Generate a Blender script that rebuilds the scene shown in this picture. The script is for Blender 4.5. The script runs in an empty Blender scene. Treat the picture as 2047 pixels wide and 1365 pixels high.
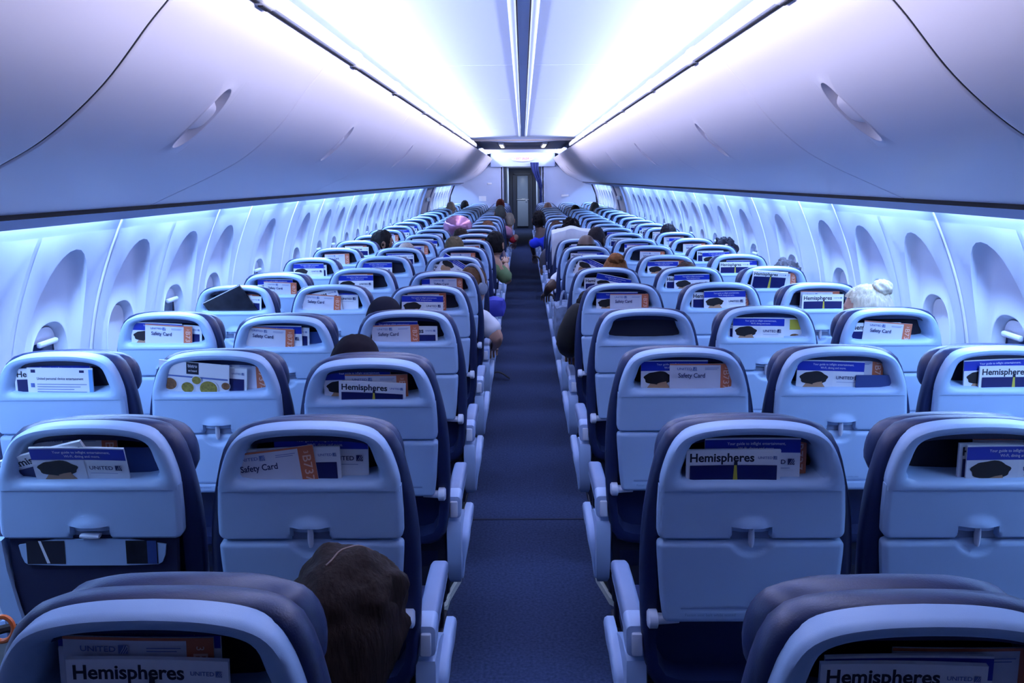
import bpy, bmesh, math, random
from mathutils import Vector, Matrix, noise
C = bpy.context.scene.collection
SC = bpy.context.scene
random.seed(7)

# ------------------------------------------------------------------ camera, world, lights, exposure
F_PX, PY, YAW, ROLL, CAMX, CAMZ = 1701.14, 357.1, 0.0124, -0.0091, -0.0091, 1.6468
cy, sy = math.cos(YAW), math.sin(YAW)
FW = Vector((-sy, cy, 0)); RT0 = Vector((cy, sy, 0)); UP0 = Vector((0, 0, 1))
RT = RT0*math.cos(ROLL) + UP0*math.sin(ROLL); UP = -RT0*math.sin(ROLL) + UP0*math.cos(ROLL)
CAMP = Vector((CAMX, 0, CAMZ))
cd = bpy.data.cameras.new('camera'); cam = bpy.data.objects.new('camera', cd); C.objects.link(cam)
cd.sensor_width = 36; cd.lens = F_PX/2047*36; cd.shift_y = -(682.5-PY)/2047; cd.clip_start = 0.05
m = Matrix.Identity(4)
for i in range(3):
    m[i][0], m[i][1], m[i][2], m[i][3] = RT[i], UP[i], -FW[i], CAMP[i]
cam.matrix_world = m
SC.camera = cam

def at_y(u, v, Y):
    "place in the cabin, at distance Y, seen at photo pixel (u, v)"
    d = FW + RT*((u-1023.5)/F_PX) - UP*((v-PY)/F_PX)
    return CAMP + d*(Y/d.y)

w = bpy.data.worlds.new('world'); SC.world = w; w.use_nodes = True
w.node_tree.nodes['Background'].inputs[0].default_value = (0.25, 0.35, 1, 1)
w.node_tree.nodes['Background'].inputs[1].default_value = 0.05
SC.view_settings.view_transform = 'Standard'
SC.view_settings.look = 'None'
SC.view_settings.gamma = 1
SC.view_settings.exposure = 0.35

def area(name, loc, rot, sx, sy_, watts, col, spread=180):
    l = bpy.data.lights.new(name, 'AREA'); l.shape = 'RECTANGLE'; l.size = sx; l.size_y = sy_
    l.energy = watts; l.color = col; l.spread = math.radians(spread)
    o = bpy.data.objects.new(name, l); C.objects.link(o); o.location = loc; o.rotation_euler = rot
    return o

CEIL_COL = (0.84, 0.81, 1.0); WALL_COL = (0.32, 0.54, 1.0)
CEIL_W, WALL_W = 14.0, 15.0                       # watts per metre of lamp
JOINTS = [1.2, 2.28, 3.39, 4.5, 5.67, 6.26, 7.42, 8.52, 9.65, 10.78, 11.9, 13.0, 13.9]
JOINTS2 = [15.9, 16.6, 17.3, 18.0, 18.7, 19.4]
for s in (-1, 1):
    # ceiling wash lamps lying in the cove above the bins, aimed up and inward
    area('cove_lamp', (s*0.798, 6.55, 2.188), (0, math.radians(180 - s*72), 0), 0.022, 11.1, CEIL_W*11.1, CEIL_COL, 95)
    area('cove_lamp', (s*0.798, 17.95, 2.188), (0, math.radians(180 - s*80), 0), 0.022, 3.4, CEIL_W*3.4*.8, CEIL_COL, 150)
    # wall wash lamps in the slot beside the side panels, one per panel
    for JJ in (JOINTS, JOINTS2):
        for a, b in zip(JJ, JJ[1:]):
            L = b-a-0.14
            area('wall_lamp', (s*1.578, (a+b)/2, 1.585), (0, math.radians(-s*8), 0), 0.03, L, WALL_W*L, WALL_COL)

# ------------------------------------------------------------------ materials
def mat(name, col, rough=0.5, bump=0, bscale=200, spec=0.5, metal=0, var=0, vscale=8, coat=0, emit=None, est=1):
    m = bpy.data.materials.new(name); m.use_nodes = True
    nt = m.node_tree; p = nt.nodes['Principled BSDF']
    p.inputs['Base Color'].default_value = (*col, 1); p.inputs['Roughness'].default_value = rough
    p.inputs['Specular IOR Level'].default_value = spec; p.inputs['Metallic'].default_value = metal
    p.inputs['Coat Weight'].default_value = coat
    if emit:
        p.inputs['Emission Color'].default_value = (*emit, 1); p.inputs['Emission Strength'].default_value = est
    tc = nt.nodes.new('ShaderNodeTexCoord')
    if bump:
        n = nt.nodes.new('ShaderNodeTexNoise'); n.inputs['Scale'].default_value = bscale; n.inputs['Detail'].default_value = 3
        b = nt.nodes.new('ShaderNodeBump'); b.inputs['Strength'].default_value = bump; b.inputs['Distance'].default_value = 0.002
        nt.links.new(tc.outputs['Object'], n.inputs['Vector']); nt.links.new(n.outputs['Fac'], b.inputs['Height'])
        nt.links.new(b.outputs['Normal'], p.inputs['Normal'])
    if var:
        n = nt.nodes.new('ShaderNodeTexNoise'); n.inputs['Scale'].default_value = vscale; n.inputs['Detail'].default_value = 4
        r = nt.nodes.new('ShaderNodeMix'); r.data_type = 'RGBA'
        r.inputs['A'].default_value = (*[c*(1-var) for c in col], 1); r.inputs['B'].default_value = (*[min(1, c*(1+var)) for c in col], 1)
        nt.links.new(tc.outputs['Object'], n.inputs['Vector']); nt.links.new(n.outputs['Fac'], r.inputs['Factor'])
        nt.links.new(r.outputs['Result'], p.inputs['Base Color'])
    return m
M = {}
M['plastic'] = mat('seat_plastic', (0.37, 0.53, 0.76), 0.42, 0.12, 900)
M['plastic_dark'] = mat('slot_plastic', (0.22, 0.28, 0.42), 0.5)
M['arm'] = mat('arm_plastic', (0.37, 0.50, 0.74), 0.4, 0.06, 900)
M['armpad'] = mat('arm_pad', (0.20, 0.27, 0.44), 0.5, 0.15, 700)
M['hinge'] = mat('hinge_plastic', (0.62, 0.68, 0.80), 0.3)
M['leather'] = mat('navy_leather', (0.012, 0.021, 0.078), 0.40, 0.2, 350, 0.5, var=0.15, vscale=30)
M['leather2'] = mat('navy_leather_head', (0.014, 0.024, 0.084), 0.38, 0.2, 350, 0.5, var=0.15, vscale=30)
M['cloth'] = mat('navy_cloth', (0.012, 0.016, 0.06), 0.9, 0.3, 900)
M['liner'] = mat('pocket_liner', (0.006, 0.007, 0.022), 0.8)
M['metal_dark'] = mat('dark_metal', (0.02, 0.022, 0.04), 0.5, metal=0.5)
M['bin'] = mat('bin_plastic', (0.72, 0.68, 0.75), 0.38, 0.05, 700)
M['gap'] = mat('dark_gap', (0.004, 0.004, 0.01), 0.8)  # black that carries the shade of seams and gaps
M['ceil'] = mat('ceiling_panel', (0.50, 0.61, 0.88), 0.5, 0.05, 600)
M['rail'] = mat('rail_plastic', (0.78, 0.78, 0.84), 0.35)
M['wall'] = mat('side_panel', (0.66, 0.71, 0.82), 0.5, 0.08, 500)
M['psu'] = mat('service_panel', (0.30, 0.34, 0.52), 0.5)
M['shade'] = mat('window_shade', (0.72, 0.76, 0.84), 0.5)
M['pane'] = mat('night_pane', (0.03, 0.05, 0.14), 0.1)
M['carpet'] = mat('carpet', (0.032, 0.046, 0.105), 0.95, 0.8, 260, 0.1, var=0.7, vscale=90)
M['carpet_seam'] = mat('carpet_seam', (0.008, 0.012, 0.04), 0.9)
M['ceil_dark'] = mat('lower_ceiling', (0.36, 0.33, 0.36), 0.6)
M['bulk'] = mat('bulkhead_panel', (0.52, 0.60, 0.78), 0.5, 0.1, 400)
M['galley'] = mat('galley_panel', (0.30, 0.36, 0.46), 0.35)
M['galley_dark'] = mat('galley_frame', (0.05, 0.06, 0.10), 0.4)
M['steel'] = mat('latch_steel', (0.7, 0.72, 0.75), 0.25, metal=0.8)
M['curtain'] = mat('curtain_cloth', (0.015, 0.03, 0.16), 0.85, 0.3, 300)
M['lamp'] = mat('lamp_lens', (0.9, 0.85, 0.75), 0.4, emit=(1, 0.9, 0.75), est=4)
M['sign'] = mat('sign_lens', (0.8, 0.8, 0.85), 0.3)
M['red'] = mat('sign_red', (0.75, 0.10, 0.12), 0.5)
M['paper'] = mat('white_paper', (0.84, 0.86, 0.90), 0.35, spec=0.4)
M['gloss'] = mat('laminated_card', (0.72, 0.73, 0.82), 0.22, 0.1, 30, coat=0.4)
M['ink_blue'] = mat('blue_ink', (0.012, 0.035, 0.42), 0.35)
M['ink_navy'] = mat('navy_ink', (0.008, 0.012, 0.10), 0.3)
M['ink_dark'] = mat('dark_ink', (0.01, 0.012, 0.03), 0.5)
M['ink_mid'] = mat('blue_grey_ink', (0.10, 0.16, 0.42), 0.5)
M['orange'] = mat('orange_stripe', (0.62, 0.17, 0.08), 0.35)
M['orange2'] = mat('orange_text', (0.85, 0.55, 0.45), 0.4)
M['yellow'] = mat('yellow_ink', (0.55, 0.48, 0.05), 0.4)
M['white'] = mat('white_ink', (0.80, 0.82, 0.88), 0.4)
M['hair_print'] = mat('printed_hair', (0.012, 0.009, 0.010), 0.5)
M['skin_print'] = mat('printed_skin', (0.45, 0.25, 0.14), 0.4)
M['food'] = mat('printed_food', (0.30, 0.25, 0.04), 0.5, var=0.9, vscale=160)
M['food2'] = mat('printed_food_brown', (0.22, 0.10, 0.04), 0.5, var=0.9, vscale=160)
M['cyan'] = mat('pale_blue_ink', (0.15, 0.38, 0.75), 0.4)
M['cover_dark'] = mat('dark_cover', (0.018, 0.02, 0.03), 0.25, var=0.8, vscale=20)
M['emboss'] = mat('embossed_line', (0.22, 0.33, 0.56), 0.5)
M['navy_card'] = mat('navy_card', (0.03, 0.06, 0.22), 0.35)

# ------------------------------------------------------------------ helpers
def finish(bm, name, mats, smooth=True, bevel=None):
    bmesh.ops.remove_doubles(bm, verts=bm.verts, dist=1e-5)
    bmesh.ops.recalc_face_normals(bm, faces=bm.faces)
    me = bpy.data.meshes.new(name); bm.to_mesh(me); bm.free()
    for k in (mats if isinstance(mats, (list, tuple)) else [mats]):
        me.materials.append(M[k] if isinstance(k, str) else k)
    if smooth:
        me.polygons.foreach_set('use_smooth', [True]*len(me.polygons))
        try: me.set_sharp_from_angle(angle=math.radians(42))
        except Exception: pass
    return me

def ob(name, me, parent=None, loc=None, rot=None):
    o = bpy.data.objects.new(name, me); C.objects.link(o)
    if parent is not None: o.parent = parent
    if loc is not None: o.location = loc
    if rot is not None: o.rotation_euler = rot
    return o

def tag(o, label, cat, group=None):
    o['label'] = label; o['category'] = cat
    if group: o['group'] = group
    return o

def empty(name, loc, rz=0):
    o = bpy.data.objects.new(name, None); C.objects.link(o)
    o.location = loc; o.rotation_euler = (0, 0, rz); o.empty_display_size = 0.1
    return o

def struct(name, me, parent=None):
    o = ob(name, me, parent)
    if parent is None: o['kind'] = 'structure'
    return o

def loft(bm, loops, closed=True, cap0=False, cap1=False, mi=0):
    vs = [[bm.verts.new(p) for p in L] for L in loops]
    n = len(vs[0])
    for a, b in zip(vs, vs[1:]):
        for i in range(n if closed else n-1):
            j = (i+1) % n
            f = bm.faces.new((a[i], a[j], b[j], b[i])); f.material_index = mi
    if cap0: bm.faces.new(vs[0]).material_index = mi
    if cap1: bm.faces.new(vs[-1][::-1]).material_index = mi
    return vs

def box(bm, c, s, mi=0, bev=0, mtx=None, seg=2):
    b2 = bmesh.new()
    bmesh.ops.create_cube(b2, size=1)
    for v in b2.verts: v.co = Vector((v.co.x*s[0], v.co.y*s[1], v.co.z*s[2]))
    if bev: bmesh.ops.bevel(b2, geom=b2.edges[:], offset=bev, segments=seg, profile=0.5, affect='EDGES')
    for v in b2.verts:
        v.co = v.co + Vector(c)
        if mtx is not None: v.co = mtx @ v.co
    join(bm, b2, mi)

def join(bm, b2, mi=None):
    mp = {v: bm.verts.new(v.co) for v in b2.verts}
    for f in b2.faces:
        try:
            nf = bm.faces.new([mp[v] for v in f.verts]); nf.material_index = f.material_index if mi is None else mi
        except ValueError: pass
    b2.free()

def tube(bm, pts, r, n=10, mi=0, cap=True):
    loops = []
    pts = [Vector(p) for p in pts]
    rs = r if isinstance(r, (list, tuple)) else [r]*len(pts)
    for i, p in enumerate(pts):
        d = (pts[min(i+1, len(pts)-1)] - pts[max(i-1, 0)]).normalized()
        a = d.orthogonal().normalized() if i == 0 else (prev - d*prev.dot(d)).normalized()
        prev = a; b = d.cross(a)
        loops.append([p + (a*math.cos(t)+b*math.sin(t))*rs[i] for t in [2*math.pi*k/n for k in range(n)]])
    loft(bm, loops, True, cap, cap, mi)

def cast(poly, c, th):
    "distance from c to the closed polygon along direction th"
    dx, dy = math.cos(th), math.sin(th); best = None
    for (x0, y0), (x1, y1) in zip(poly, poly[1:]+poly[:1]):
        ex, ey = x1-x0, y1-y0; den = dx*ey - dy*ex
        if abs(den) < 1e-12: continue
        t = ((x0-c[0])*ey - (y0-c[1])*ex)/den; s = ((x0-c[0])*dy - (y0-c[1])*dx)/den
        if t > 0 and -1e-6 <= s <= 1+1e-6 and (best is None or t > best): best = t
    return best or 0.0

def chaikin(poly, k=3):
    for _ in range(k):
        q = []
        for (a, b) in zip(poly, poly[1:]+poly[:1]):
            q += [(a[0]*.75+b[0]*.25, a[1]*.75+b[1]*.25), (a[0]*.25+b[0]*.75, a[1]*.25+b[1]*.75)]
        poly = q
    return poly

def interp(tab, x):
    if x <= tab[0][0]: return tab[0][1]
    for (a, b), (c, d) in zip(tab, tab[1:]):
        if x <= c: return b + (d-b)*(x-a)/(c-a)
    return tab[-1][1]

def sstep(a, b, x):
    t = max(0, min(1, (x-a)/(b-a))); return t*t*(3-2*t)

TXT = {}
def text_poly(s, bold=0.0):
    key = (s, bold)
    if key not in TXT:
        cu = bpy.data.curves.new('text', 'FONT'); cu.body = s; cu.size = 1; cu.offset = bold; cu.resolution_u = 3
        cu.align_x = 'CENTER'; cu.align_y = 'CENTER'
        o = bpy.data.objects.new('text', cu); C.objects.link(o)
        bpy.context.view_layer.update()
        me = bpy.data.meshes.new_from_object(o.evaluated_get(bpy.context.evaluated_depsgraph_get()))
        vs = [v.co.copy() for v in me.vertices]; fs = [tuple(p.vertices) for p in me.polygons]
        bpy.data.objects.remove(o); bpy.data.curves.remove(cu); bpy.data.meshes.remove(me)
        xs = [v.x for v in vs]; c = (min(xs)+max(xs))/2
        TXT[key] = ([(v.x-c, v.y) for v in vs], fs, max(xs)-min(xs))
    return TXT[key]

def text_into(bm, s, fn, size, cx, cz, mi, width=None, rot=0, bold=0.012):
    "lay flat lettering: fn maps (x, z) on the surface to a point"
    vs, fs, wd = text_poly(s, bold)
    kx = size if width is None else width/wd
    c_, s_ = math.cos(rot), math.sin(rot)
    new = [bm.verts.new(fn(cx + (x*kx)*c_ - (y*size)*s_, cz + (x*kx)*s_ + (y*size)*c_)) for x, y in vs]
    for f in fs:
        try: bm.faces.new([new[i] for i in f]).material_index = mi
        except ValueError: pass

# ------------------------------------------------------------------ the cabin shell
Y0C, Y1C = -1.6, 19.9
bm = bmesh.new()
box(bm, (0, 13.5, -0.03), (3.4, 31, 0.06))
struct('floor', finish(bm, 'floor', 'carpet', False))
bm = bmesh.new(); box(bm, (0, 4.113, 0.001), (0.9, 0.014, 0.003))
struct('trim_1', finish(bm, 'carpet_seam', 'carpet_seam', False))

WALLP = [(0.0, 1.56), (0.2, 1.645), (0.45, 1.72), (0.7, 1.752), (0.9, 1.758), (1.05, 1.748), (1.2, 1.722), (1.35, 1.68), (1.45, 1.643), (1.52, 1.615), (1.58, 1.603), (1.66, 1.60)]
def catmull(tab, n):
    out = []
    for i in range(len(tab)-1):
        p0, p1, p2, p3 = tab[max(i-1, 0)], tab[i], tab[i+1], tab[min(i+2, len(tab)-1)]
        for k in range(n):
            t = k/n
            out.append(tuple(0.5*((2*p1[j]) + (-p0[j]+p2[j])*t + (2*p0[j]-5*p1[j]+4*p2[j]-p3[j])*t*t + (-p0[j]+3*p1[j]-3*p2[j]+p3[j])*t**3) for j in range(2)))
    out.append(tab[-1]); return out
WALLS = catmull(WALLP, 5)
def wallx(z): return interp(WALLS, z)

WINS = [-0.8, -0.2, 0.35, 0.9, 1.45, 2.02, 2.58, 3.13, 3.69, 4.25, 4.79, 5.63, 6.56, 7.3, 7.87] + [8.44+0.563*k for k in range(9)] + [16.05+0.54*k for k in range(7)]
WZ0, WZ1, WHW = 0.52, 1.46, 0.262
zs = sorted(set([z for z, x in WALLS] + [WZ0, WZ1]))
def wall_mesh(s):
    bm = bmesh.new()
    cuts = [Y0C]
    for yw in WINS: cuts += [yw-WHW+.006, yw+WHW-.006]
    cuts.append(Y1C); cuts = sorted(cuts)
    holes = [(yw-WHW+.006, yw+WHW-.006) for yw in WINS]
    for a, b in zip(cuts, cuts[1:]):
        if b-a < 1e-4: continue
        hole = any(abs(a-h[0]) < 1e-4 and abs(b-h[1]) < 1e-4 for h in holes)
        for z0, z1 in zip(zs, zs[1:]):
            if hole and z0 >= WZ0+.03 and z1 <= WZ1-.005: continue
            bm.faces.new([bm.verts.new(p) for p in ((s*(wallx(z0)+.0012), a, z0), (s*(wallx(z0)+.0012), b, z0), (s*(wallx(z1)+.0012), b, z1), (s*(wallx(z1)+.0012), a, z1))])
    return finish(bm, 'wall', 'wall')
for s, nm in ((-1, 'left'), (1, 'right')):
    struct('wall_'+nm, wall_mesh(s))

# a window panel: sculpted reveal above and around a small oval window
NW = 72
def ell(a, b, zc, k=2.0):
    return [(a*math.copysign(abs(math.cos(t))**(2/k), math.cos(t)), zc + b*math.copysign(abs(math.sin(t))**(2/k), math.sin(t))) for t in [2*math.pi*i/96 for i in range(96)]]
def window_mesh(s):
    bm = bmesh.new(); c = (0.0, 0.955)
    th = [2*math.pi*i/NW for i in range(NW)]
    # corner angles snapped so that the rectangle keeps its corners
    rect = [(-WHW, WZ0), (WHW, WZ0), (WHW, WZ1), (-WHW, WZ1)]
    for (x, z) in rect:
        a = math.atan2(z-c[1], x-c[0]) % (2*math.pi)
        i = min(range(NW), key=lambda k: abs(th[k]-a)); th[i] = a
    so = ell(0.195, 0.425, 0.975, 2.2); si = ell(0.150, 0.408, 0.972, 2.3); rim = ell(0.128, 0.18, 0.955, 2.5)
    def loop(poly, dep, sc=1.0):
        L = []
        for t in th:
            r = cast(poly, c, t)*sc
            y, z = c[0]+r*math.cos(t), c[1]+r*math.sin(t)
            d = dep(t, z) if callable(dep) else dep
            L.append((s*(wallx(z)+d), y, z))
        return L
    up = lambda z: sstep(0.85, 1.40, z)
    dsc = lambda t, z: 0.003 + 0.050*up(z)
    def mix(f, dep):
        L = []
        for t in th:
            r = cast(si, c, t)*(1-f) + cast(rim, c, t)*f
            y, z = c[0]+r*math.cos(t), c[1]+r*math.sin(t)
            L.append((s*(wallx(z)+dep(t, z)), y, z))
        return L
    loops = [loop(rect, 0), loop(so, 0), loop(so, lambda t, z: (.10+.60*max(0, math.sin(t))**4)*dsc(t, z), 0.985), loop(si, dsc),
             mix(.3, dsc), mix(.6, dsc), mix(.9, dsc)] + [loop(rim, (lambda t, z, d_=d_: dsc(t, z)+d_), sc) for d_, sc in ((-.004, 1.0), (-.003, .975), (.006, .95), (.03, .89), (.042, .85))]
    loft(bm, loops)
    return finish(bm, 'window_reveal', 'wall')
def disc_mesh(s, top, bot, dep, m_):
    "oval cut between heights bot..top, lying dep behind the panel"
    bm = bmesh.new(); rim = ell(0.128*.86, 0.18*.86, 0.955, 2.5)
    poly = [(max(-.2, x), min(max(z, bot), top)) for x, z in rim]
    f = bm.faces.new([bm.verts.new((s*(wallx(z)+dep), y, z)) for y, z in poly])
    e = bmesh.ops.extrude_face_region(bm, geom=[f])
    for v in [g for g in e['geom'] if isinstance(g, bmesh.types.BMVert)]: v.co.x += s*.004
    return finish(bm, 'pane', m_, False)
def handle_mesh(s):
    bm = bmesh.new()
    box(bm, (s*(wallx(1.07)+.028), 0, 1.055), (.02, .12, .022), 0, .008)
    return finish(bm, 'shade_handle', 'hinge')
k = 0
WM = {s: (window_mesh(s), disc_mesh(s, 2, 0, .052, 'shade'), disc_mesh(s, 2, 0, .06, 'pane'), handle_mesh(s), disc_mesh(s, 2, 1.055, .05, 'shade')) for s in (-1, 1)}
OPEN = {-1: (3.13, 4.25, 5.63, 7.3, 7.87), 1: (3.13, 4.25, 6.56, 7.87)}
for s in (-1, 1):
    for yw in WINS:
        k += 1
        wo = struct('window_%d' % k, WM[s][0]); wo.location = (0, yw, 0)
        if yw in OPEN[s] or yw > 8 and k % 3 == 0:
            ob('pane', WM[s][2], wo); ob('shade_handle', WM[s][3], wo); ob('shade', WM[s][4], wo)
        else:
            ob('shade', WM[s][1], wo)

# raised joint strips between the side panels
def joint_mesh(s):
    bm = bmesh.new(); L = []
    for z, x in WALLS:
        if 0.1 < z < 1.57: L.append([(s*(x+.004), -.011, z), (s*(x-.003), -.006, z), (s*(x-.0045), 0, z), (s*(x-.003), .006, z), (s*(x+.004), .011, z)])
    loft(bm, L, False); return finish(bm, 'panel_joint', 'rail')
k = 1
for s in (-1, 1):
    jm = joint_mesh(s)
    for yj in (1.17, 2.3, 3.41, 4.52, 5.06, 6.1, 6.93, 8.16, 9.29, 10.42, 11.54, 12.67, 13.45, 15.75, 16.86, 17.94, 19.02):
        k += 1; o = struct('trim_%d' % k, jm); o.location = (0, yj, 0)

# service panel fascia, and a black strip standing for the shaded gap above
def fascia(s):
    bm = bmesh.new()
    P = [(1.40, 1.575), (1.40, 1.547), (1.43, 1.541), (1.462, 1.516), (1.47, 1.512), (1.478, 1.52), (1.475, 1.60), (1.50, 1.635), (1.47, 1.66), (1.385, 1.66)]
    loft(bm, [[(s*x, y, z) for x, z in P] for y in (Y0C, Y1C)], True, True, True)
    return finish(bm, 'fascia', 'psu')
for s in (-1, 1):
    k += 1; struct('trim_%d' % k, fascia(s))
    bm = bmesh.new(); box(bm, (s*1.388, 9.1, 1.5545), (.016, 21.3, .015))
    k += 1; struct('trim_%d' % k, finish(bm, 'bin_gap', 'gap', False))

# ceiling: arched panel with a centre channel
CE = [(0.835, 2.17), (0.833, 2.205), (0.82, 2.222), (0.775, 2.234), (0.68, 2.243), (0.52, 2.249), (0.34, 2.252), (0.2, 2.2525), (0.056, 2.253)]
def ceil_bm(bm, y0, y1, dz=0):
    prof = [(-x, z+dz) for x, z in CE] + [(x, z+dz) for x, z in CE[::-1]]
    n = len(prof)
    loft(bm, [[(x, y, z) for x, z in prof] + [(x, y, z+.02) for x, z in prof[::-1]] for y in (y0, y1)], True, True, True)
bm = bmesh.new()
for a, b in ((Y0C, .6), (.6, 2.58), (2.58, 4.54), (4.54, 6.53), (6.53, 8.5), (8.5, 10.5), (10.5, 12.15)):
    ceil_bm(bm, a+.003, b-.003)
# turned-down rounded end of the lit ceiling
prof = [(-x, z) for x, z in CE] + [(x, z) for x, z in CE[::-1]]
def endp(f):
    a = f*math.pi/2
    return [(x, 12.147+.30*math.sin(a), z-.075*(1-math.cos(a))*(1-(abs(x)/.835)**2*.75)) for x, z in prof]
loft(bm, [endp(f/8) for f in range(9)] + [[(x, 12.447, z+.12) for x, y, z in endp(1)]], False)
struct('ceiling', finish(bm, 'ceiling', 'ceil'))
bm = bmesh.new()
for x0 in (-1, 1):
    loft(bm, [[(x0*.058, y, 2.2545), (x0*.052, y, 2.2495), (x0*.030, y, 2.2485), (x0*.026, y, 2.251), (x0*.024, y, 2.28)] for y in (Y0C, 12.2)], False)
k += 1; struct('trim_%d' % k, finish(bm, 'centre_channel_rail', 'ceil'))
bm = bmesh.new(); box(bm, (0, 5.3, 2.262), (.07, 13.8, .01))
k += 1; struct('trim_%d' % k, finish(bm, 'centre_channel', M['ceil']))
bm = bmesh.new(); box(bm, (-.0245, 5.3, 2.254), (.005, 13.8, .008)); box(bm, (.0245, 5.3, 2.254), (.005, 13.8, .008))
k += 1; struct('trim_%d' % k, finish(bm, 'channel_gap', 'gap'))
# lower unlit ceiling with panel seams, then the second lit ceiling and the door header
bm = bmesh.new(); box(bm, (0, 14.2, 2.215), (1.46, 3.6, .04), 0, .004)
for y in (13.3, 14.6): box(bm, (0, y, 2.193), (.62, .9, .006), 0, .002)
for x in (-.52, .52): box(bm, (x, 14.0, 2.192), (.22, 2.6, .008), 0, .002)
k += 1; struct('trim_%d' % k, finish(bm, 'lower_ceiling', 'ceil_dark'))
bm = bmesh.new(); ceil_bm(bm, 16.0, 19.88)
k += 1; struct('trim_%d' % k, finish(bm, 'aft_ceiling', 'ceil'))
bm = bmesh.new(); box(bm, (0, 19.84, 2.09), (1.5, .06, .33), 0, .01)
k += 1; struct('trim_%d' % k, finish(bm, 'door_header', 'ceil'))
for x in (-.335, .335):
    o = empty('ceiling_light', (x, 13.6, 2.17))
    tag(o, ('left' if x < 0 else 'right') + ' slim white light fitting on the dark lower ceiling before the exit sign', 'light')
    b1 = bmesh.new(); box(b1, (0, 0, .012), (.075, 1.5, .03), 0, .008); ob('housing', finish(b1, 'light_housing', 'rail'), o)
    b1 = bmesh.new(); box(b1, (0, 0, -.006), (.05, 1.1, .012), 0, .005); ob('lens', finish(b1, 'light_lens', 'lamp'), o)
# exit sign on the header
o = empty('exit_sign', (0, 19.76, 2.10)); tag(o, 'oval lit exit sign with red lettering over the aisle', 'sign')
b1 = bmesh.new()
L = []
for sc, y in ((1, .05), (1, 0), (.96, -.02), (.9, -.026)):
    L.append([(.26*sc*math.cos(t), y, .06*sc*math.sin(t)) for t in [2*math.pi*i/40 for i in range(40)]])
loft(b1, L, True, False, True); ob('housing', finish(b1, 'sign_housing', 'sign'), o)
b1 = bmesh.new(); text_into(b1, 'EXIT  SALIDA', lambda x, z: (x, -.028, z), .07, 0, 0.01, 0, .30); ob('lettering', finish(b1, 'sign_text', 'red', False), o)
b1 = bmesh.new()
for s in (-1, 1): b1.faces.new([b1.verts.new(p) for p in ((s*.2, -.028, .012), (s*.18, -.028, .026), (s*.18, -.028, -.002))])
ob('arrow', finish(b1, 'sign_arrow', 'red', False), o)

# ------------------------------------------------------------------ overhead bins
BINP = catmull([(2.112, .700), (2.078, .722), (2.032, .757), (1.98, .80), (1.855, .896), (1.75, 1.01), (1.682, 1.122), (1.603, 1.29), (1.562, 1.378)], 6)
BPT = [Vector((x, z)) for z, x in BINP]
BS = [0.0]
for a, b in zip(BPT, BPT[1:]): BS.append(BS[-1]+(b-a).length)
def binpt(s, dep=0):
    s = max(0, min(BS[-1]-1e-6, s))
    for i in range(len(BS)-1):
        if s <= BS[i+1]:
            t = (s-BS[i])/(BS[i+1]-BS[i]); p = BPT[i].lerp(BPT[i+1], t); d = (BPT[i+1]-BPT[i]).normalized(); break
    n = Vector((-d.y, d.x))               # towards the wall side
    if n.x < 0: n = -n
    return p + n*dep
SH0 = min(range(len(BPT)), key=lambda i: abs(BPT[i].y-1.935)); SH1 = min(range(len(BPT)), key=lambda i: abs(BPT[i].y-1.722))
HS0, HS1 = BS[SH0], BS[SH1]; HSC = (HS0+HS1)/2
HHW = .085
def bin_mesh(s, y0, y1, yc, gap):
    bm = bmesh.new()
    def V(y, ss, dep=0):
        p = binpt(ss, dep); return (s*p.x, y, p.y)
    cols = [(y0+gap/2, .012), (y0+gap/2, .003), (y0+gap/2+.004, 0), (y0+gap/2+.010, 0)]
    if yc is not None: cols += [(yc-HHW, 0), (yc+HHW, 0)]
    cols += [(y1-gap/2-.010, 0), (y1-gap/2-.004, 0), (y1-gap/2, .003), (y1-gap/2, .012)]
    for (a, da), (b, db) in zip(cols, cols[1:]):
        hole = yc is not None and abs(a-(yc-HHW)) < 1e-6
        for i in range(len(BS)-1):
            if hole and SH0 <= i < SH1: continue
            bm.faces.new([bm.verts.new(p) for p in (V(a, BS[i], da), V(b, BS[i], db), V(b, BS[i+1], db), V(a, BS[i+1], da))])
    # top, back and bottom closing the box
    T, B = BPT[0], BPT[-1]
    ya, yb = y0+gap/2, y1-gap/2
    back = [(T.x, T.y), (.80, 2.115), (1.3, 2.08), (1.47, 1.70), (B.x+.005, B.y+.02), (B.x, B.y)]
    for (xa, za), (xb, zb) in zip(back, back[1:]):
        bm.faces.new([bm.verts.new(p) for p in ((s*xa, ya, za), (s*xb, ya, zb), (s*xb, yb, zb), (s*xa, yb, za))])
    for y in (ya, yb):
        bm.faces.new([bm.verts.new((s*p.x, y, p.y)) for p in [binpt(q, .012) for q in BS]] + [bm.verts.new((s*x, y, z)) for x, z in back[::-1][1:-1]])
    return finish(bm, 'bin_door', 'bin')
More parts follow.
